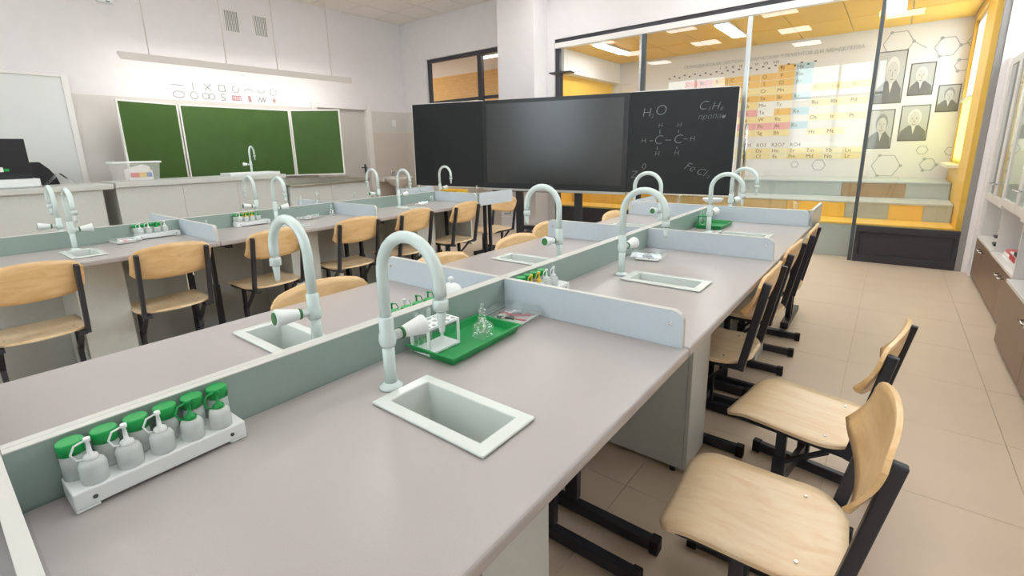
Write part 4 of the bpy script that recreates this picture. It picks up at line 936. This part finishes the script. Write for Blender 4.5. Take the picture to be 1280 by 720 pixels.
def flask(x, y, z, label, h=.12, r=.035, nm='flask', cat='flask'):
    t = thing(nm, label, cat, (x, y, z), 0, 'glass flasks and beakers')
    MB().lathe([(r*.96, .0005), (r, .004), (r*.98, .012), (r*.36, h*.66), (r*.34, h*.93), (r*.44, h*.96), (r*.44, h)], seg=16, cap1=False).build('glass', 'lab_glass', t)
def beaker(x, y, z, label, h=.08, r=.028):
    t = thing('beaker', label, 'beaker', (x, y, z), 0, 'glass flasks and beakers')
    MB().lathe([(r*.97, .0005), (r, .003), (r, h*.95), (r*1.08, h)], seg=16, cap1=False).build('glass', 'lab_glass', t)
# nearest right desk
tray(.100, .856, .03, 'green plastic tray beside the nearest tap')
pos = tube_rack(.062, .775, ZD+.005, .0, 'white test tube rack standing on the nearest green tray')
for k, i in enumerate((0, 2, 5, 8)): test_tube(pos[i], 'clear test tube in the white rack, %s from the tap' % ORD[k])
burner(.118, .905, ZD+.005, 'glass spirit burner on the green tray beside the white rack')
kit_box(.095, 1.070, .10, 'clear box of small tools before the divider of the nearest desk')
# second right desk
kit_box(.115, YS[3]-.28, .2, 'clear box of small tools on the second right desk beside its tap', ('plastic_white', 'plastic_red', 'plastic_white', 'plastic_blue'))
# third right desk
tray(.10, YS[4]-.30, 0, 'green plastic tray on the third right desk near the far end')
pos = tube_rack(.055, YS[4]-.36, ZD+.005, 0, 'green test tube rack on the far green tray', 'plastic_green', 2, 5, .055, .11, .075)
for k, i in enumerate((0, 3, 6, 9)): test_tube(pos[i], 'clear test tube in the far green rack, %s from the camera' % ORD[k])
# chalkboard side of the central island
kit_box(-.118, YS[3]-.22, 0, 'clear box behind the centre board on the second chalkboard-side desk', ('plastic_white', 'paper_white'))
t = thing('watch_glass', 'white domed dish behind the centre board near the first divider', 'dish', (-.12, 1.02, ZD))
MB().lathe([(.05, .0008), (.052, .02), (.045, .06), (.028, .09), (.008, .102)], seg=20).build('dome', 'plastic_white', t)
MB().lathe([(.008, .102), (.006, .108), (.011, .116), (.004, .122)], seg=12).build('knob', 'plastic_white', t)
# end desk of the central island
t = thing('petri_dish', 'round glass dish on a stand on the end desk of the central island', 'dish', (-.10, YS[4]+.36, ZD), 0)
MB().lathe([(.045, .0005), (.045, .01), (.012, .02), (.012, .085)], seg=16).build('foot', 'lab_glass', t); MB().lathe([(.012, .085), (.055, .088), (.075, .105), (.078, .118)], seg=20, cap1=False).build('bowl', 'plastic_white', t)
beaker(.49, YS[4]+.13, ZD, 'glass beaker near the right corner of the end desk of the central island', .145, .03)
flask(-.33, YS[4]+.25, ZD, 'glass flask on the end desk of the central island, left of its tap', .15, .04)
# left island
kit_box(XB+.095, .775, .1, 'clear box with red tools on the nearest desk of the left island', ('plastic_red', 'paper_white', 'plastic_red', 'paper_white'))
flask(XB+.11, 1.245, ZD, 'small flask beside the first divider of the left island', .085, .024)
kit_box(XB+.11, 2.0, .1, 'flat box of tools on the middle desk of the left island', ('paper_white', 'plastic_blue', 'plastic_red', 'paper_white'))
burner(XB+.09, 2.235, ZD, 'glass spirit burner beside the second divider of the left island')
tray(XB-.15, 1.42, 0, 'green tray on the chalkboard side of the left island')
kit_box(XB+.17, 3.15, .05, 'box with red tools on the farthest desk of the left island', ('plastic_red', 'paper_white', 'plastic_red', 'plastic_white'))
for k, (yy, xx, hh, rr) in enumerate(((1.88, -.12, .12, .018), (2.12, -.20, .165, .03), (2.26, -.16, .20, .04), (2.62, -.12, .165, .032), (2.80, -.17, .155, .03))):
    if k in (0,): beaker(XB+xx, yy, ZD, 'thin glass cylinder behind the centre board of the left island', .13, .016)
    else: flask(XB+xx, yy, ZD, 'glass flask behind the centre board of the left island, %s in line' % ORD[k-1], hh, rr)
beaker(XB+.12, 3.38, ZD, 'glass beaker on the farthest desk of the left island before the divider', .07, .02)
flask(XB-.16, 3.28, ZD, 'left of two glass flasks by the far corner of the left island', .17, .036); flask(XB-.12, 3.42, ZD, 'right of two glass flasks by the far corner of the left island', .18, .036)
tray(XB+.12, YL[3]+.16, PI/2, 'yellow tray on the end desk of the left island', 'plastic_yellow', .26, .17, .11)
flask(XB+.50, YL[3]+.12, ZD, 'glass flask at the corner of the end desk of the left island', .17, .034)

# ================================================================== CABINETS ON THE RIGHT
def cabinet(label, y0, y1, xf, zl, zo, zt, niche=True):
    t = thing('storage_cabinet', label, 'cabinet', (xf, y0, 0), 0, 'storage cabinets'); L = y1-y0; D = XR-xf-.004
    MB().box(.02, D, 0, .018, .0, zt).build('side_panel', 'cabinet_white', t); MB().box(.02, D, L-.018, L, .0, zt).build('side_panel', 'cabinet_white', t)
    MB().box(D-.012, D, .018, L-.018, .0, zt).build('back_panel', 'cabinet_white', t)
    MB().box(.02, D-.012, .018, L-.018, zt-.02, zt).build('top_panel', 'cabinet_white', t)
    MB().box(-.006, D-.012, .018, L-.018, zl, zl+.022).build('shelf', 'cabinet_white', t, .003)
    MB().box(.02, D-.012, .018, L-.018, zo-.02, zo).build('shelf', 'cabinet_white', t)
    MB().box(.03, D-.012, .018, L-.018, 0, .04).build('plinth', 'black_metal', t)
    n = 2; w_ = L/n
    for k in range(n):
        a, b = k*w_+.002, (k+1)*w_-.002
        dr = MB().box(0, .018, a, b, .03, zl-.003).build('lower_door', 'brown_laminate', t, .002)
        yy = b-.05 if k == 0 else a+.05
        MB().tube([(0, yy-.04, zl-.06), (-.03, yy-.04, zl-.06), (-.03, yy+.04, zl-.06), (0, yy+.04, zl-.06)], .005, 6).build('handle', 'chrome', dr)
        # glazed upper door
        ud = MB().box(0, .018, a, a+.05, zo, zt).box(0, .018, b-.05, b, zo, zt).box(0, .018, a+.05, b-.05, zo, zo+.06).box(0, .018, a+.05, b-.05, zt-.06, zt).build('upper_door', 'cabinet_white', t, .002)
        MB().box(.006, .010, a+.05, b-.05, zo+.06, zt-.06).build('pane', 'window_glass', ud)
        MB().tube([(0, yy-.04, zo+.16), (-.03, yy-.04, zo+.16), (-.03, yy+.04, zo+.16), (0, yy+.04, zo+.16)], .005, 6).build('handle', 'chrome', ud)
    for z in (zo+.42, zo+.80): MB().box(.04, D-.012, .018, L-.018, z, z+.016).build('shelf', 'cabinet_white', t)
    return t
cabinet('storage cabinet with brown lower doors, farthest, next to the glass wall', 5.28, 6.14, 1.705, .39, .76, 1.97)
cabinet('storage cabinet with brown lower doors, middle of the right wall', 4.12, 5.27, 1.70, .39, .78, 1.97)
cabinet('storage cabinet protruding nearest the camera on the right wall', 2.6, 4.11, 1.64, .42, .80, 1.97)
sbox('wall_pier', 'wall_paint', 1.70, XR, 6.16, YF, 0, 2.0, bevel=.004)
# things on the open shelves
t = thing('microscope', 'small black and white microscope in the open niche of the far cabinet', 'microscope', (1.80, 5.56, .413))
MB().box(-.06, .06, -.05, .05, 0, .025).build('base', 'black_metal', t, .006); MB().bar((.03, 0, .025), (.03, 0, .15), .03, .04).build('arm', 'plastic_white', t, .005); MB().box(-.06, .02, -.045, .045, .07, .085).build('stage', 'black_metal', t)
MB().tube([(-.03, 0, .095), (.0, 0, .16), (.06, 0, .23)], .018, 10).build('eyepiece_tube', 'plastic_white', t); MB().lathe([(.013, .088), (.013, .11)], (-.03, 0, 0), 10).build('objective', 'black_metal', t)
for s in (-1, 1): MB().lathe([(.017, .03), (.017, .05)], (.03, 0, .06), 10, (0, s, 0)).build('focus_knob', 'black_metal', t)
t = thing('supply_box', 'white and red box with a black lid in the niche of the middle cabinet', 'box', (1.83, 4.55, .413))
MB().box(-.11, .11, -.16, .16, 0, .10).build('carton', 'paper_white', t, .003); MB().box(-.115, .115, -.165, .0, .10, .125).build('lid', 'black_metal', t, .003); MB().box(-.111, -.11, -.05, .15, .05, .09).build('print_band', 'plastic_red', t)
t = thing('folded_cloth', 'pinkish folded cloth beside the box in the middle cabinet niche', 'cloth', (1.83, 4.92, .413))
for k in range(3): MB().box(-.10+.006*k, .10-.004*k, -.13+.008*k, .13-.006*k, .0005+k*.022, .021+k*.022).build('fold', 'plastic_red' if k == 2 else 'paper_white', t, .009)
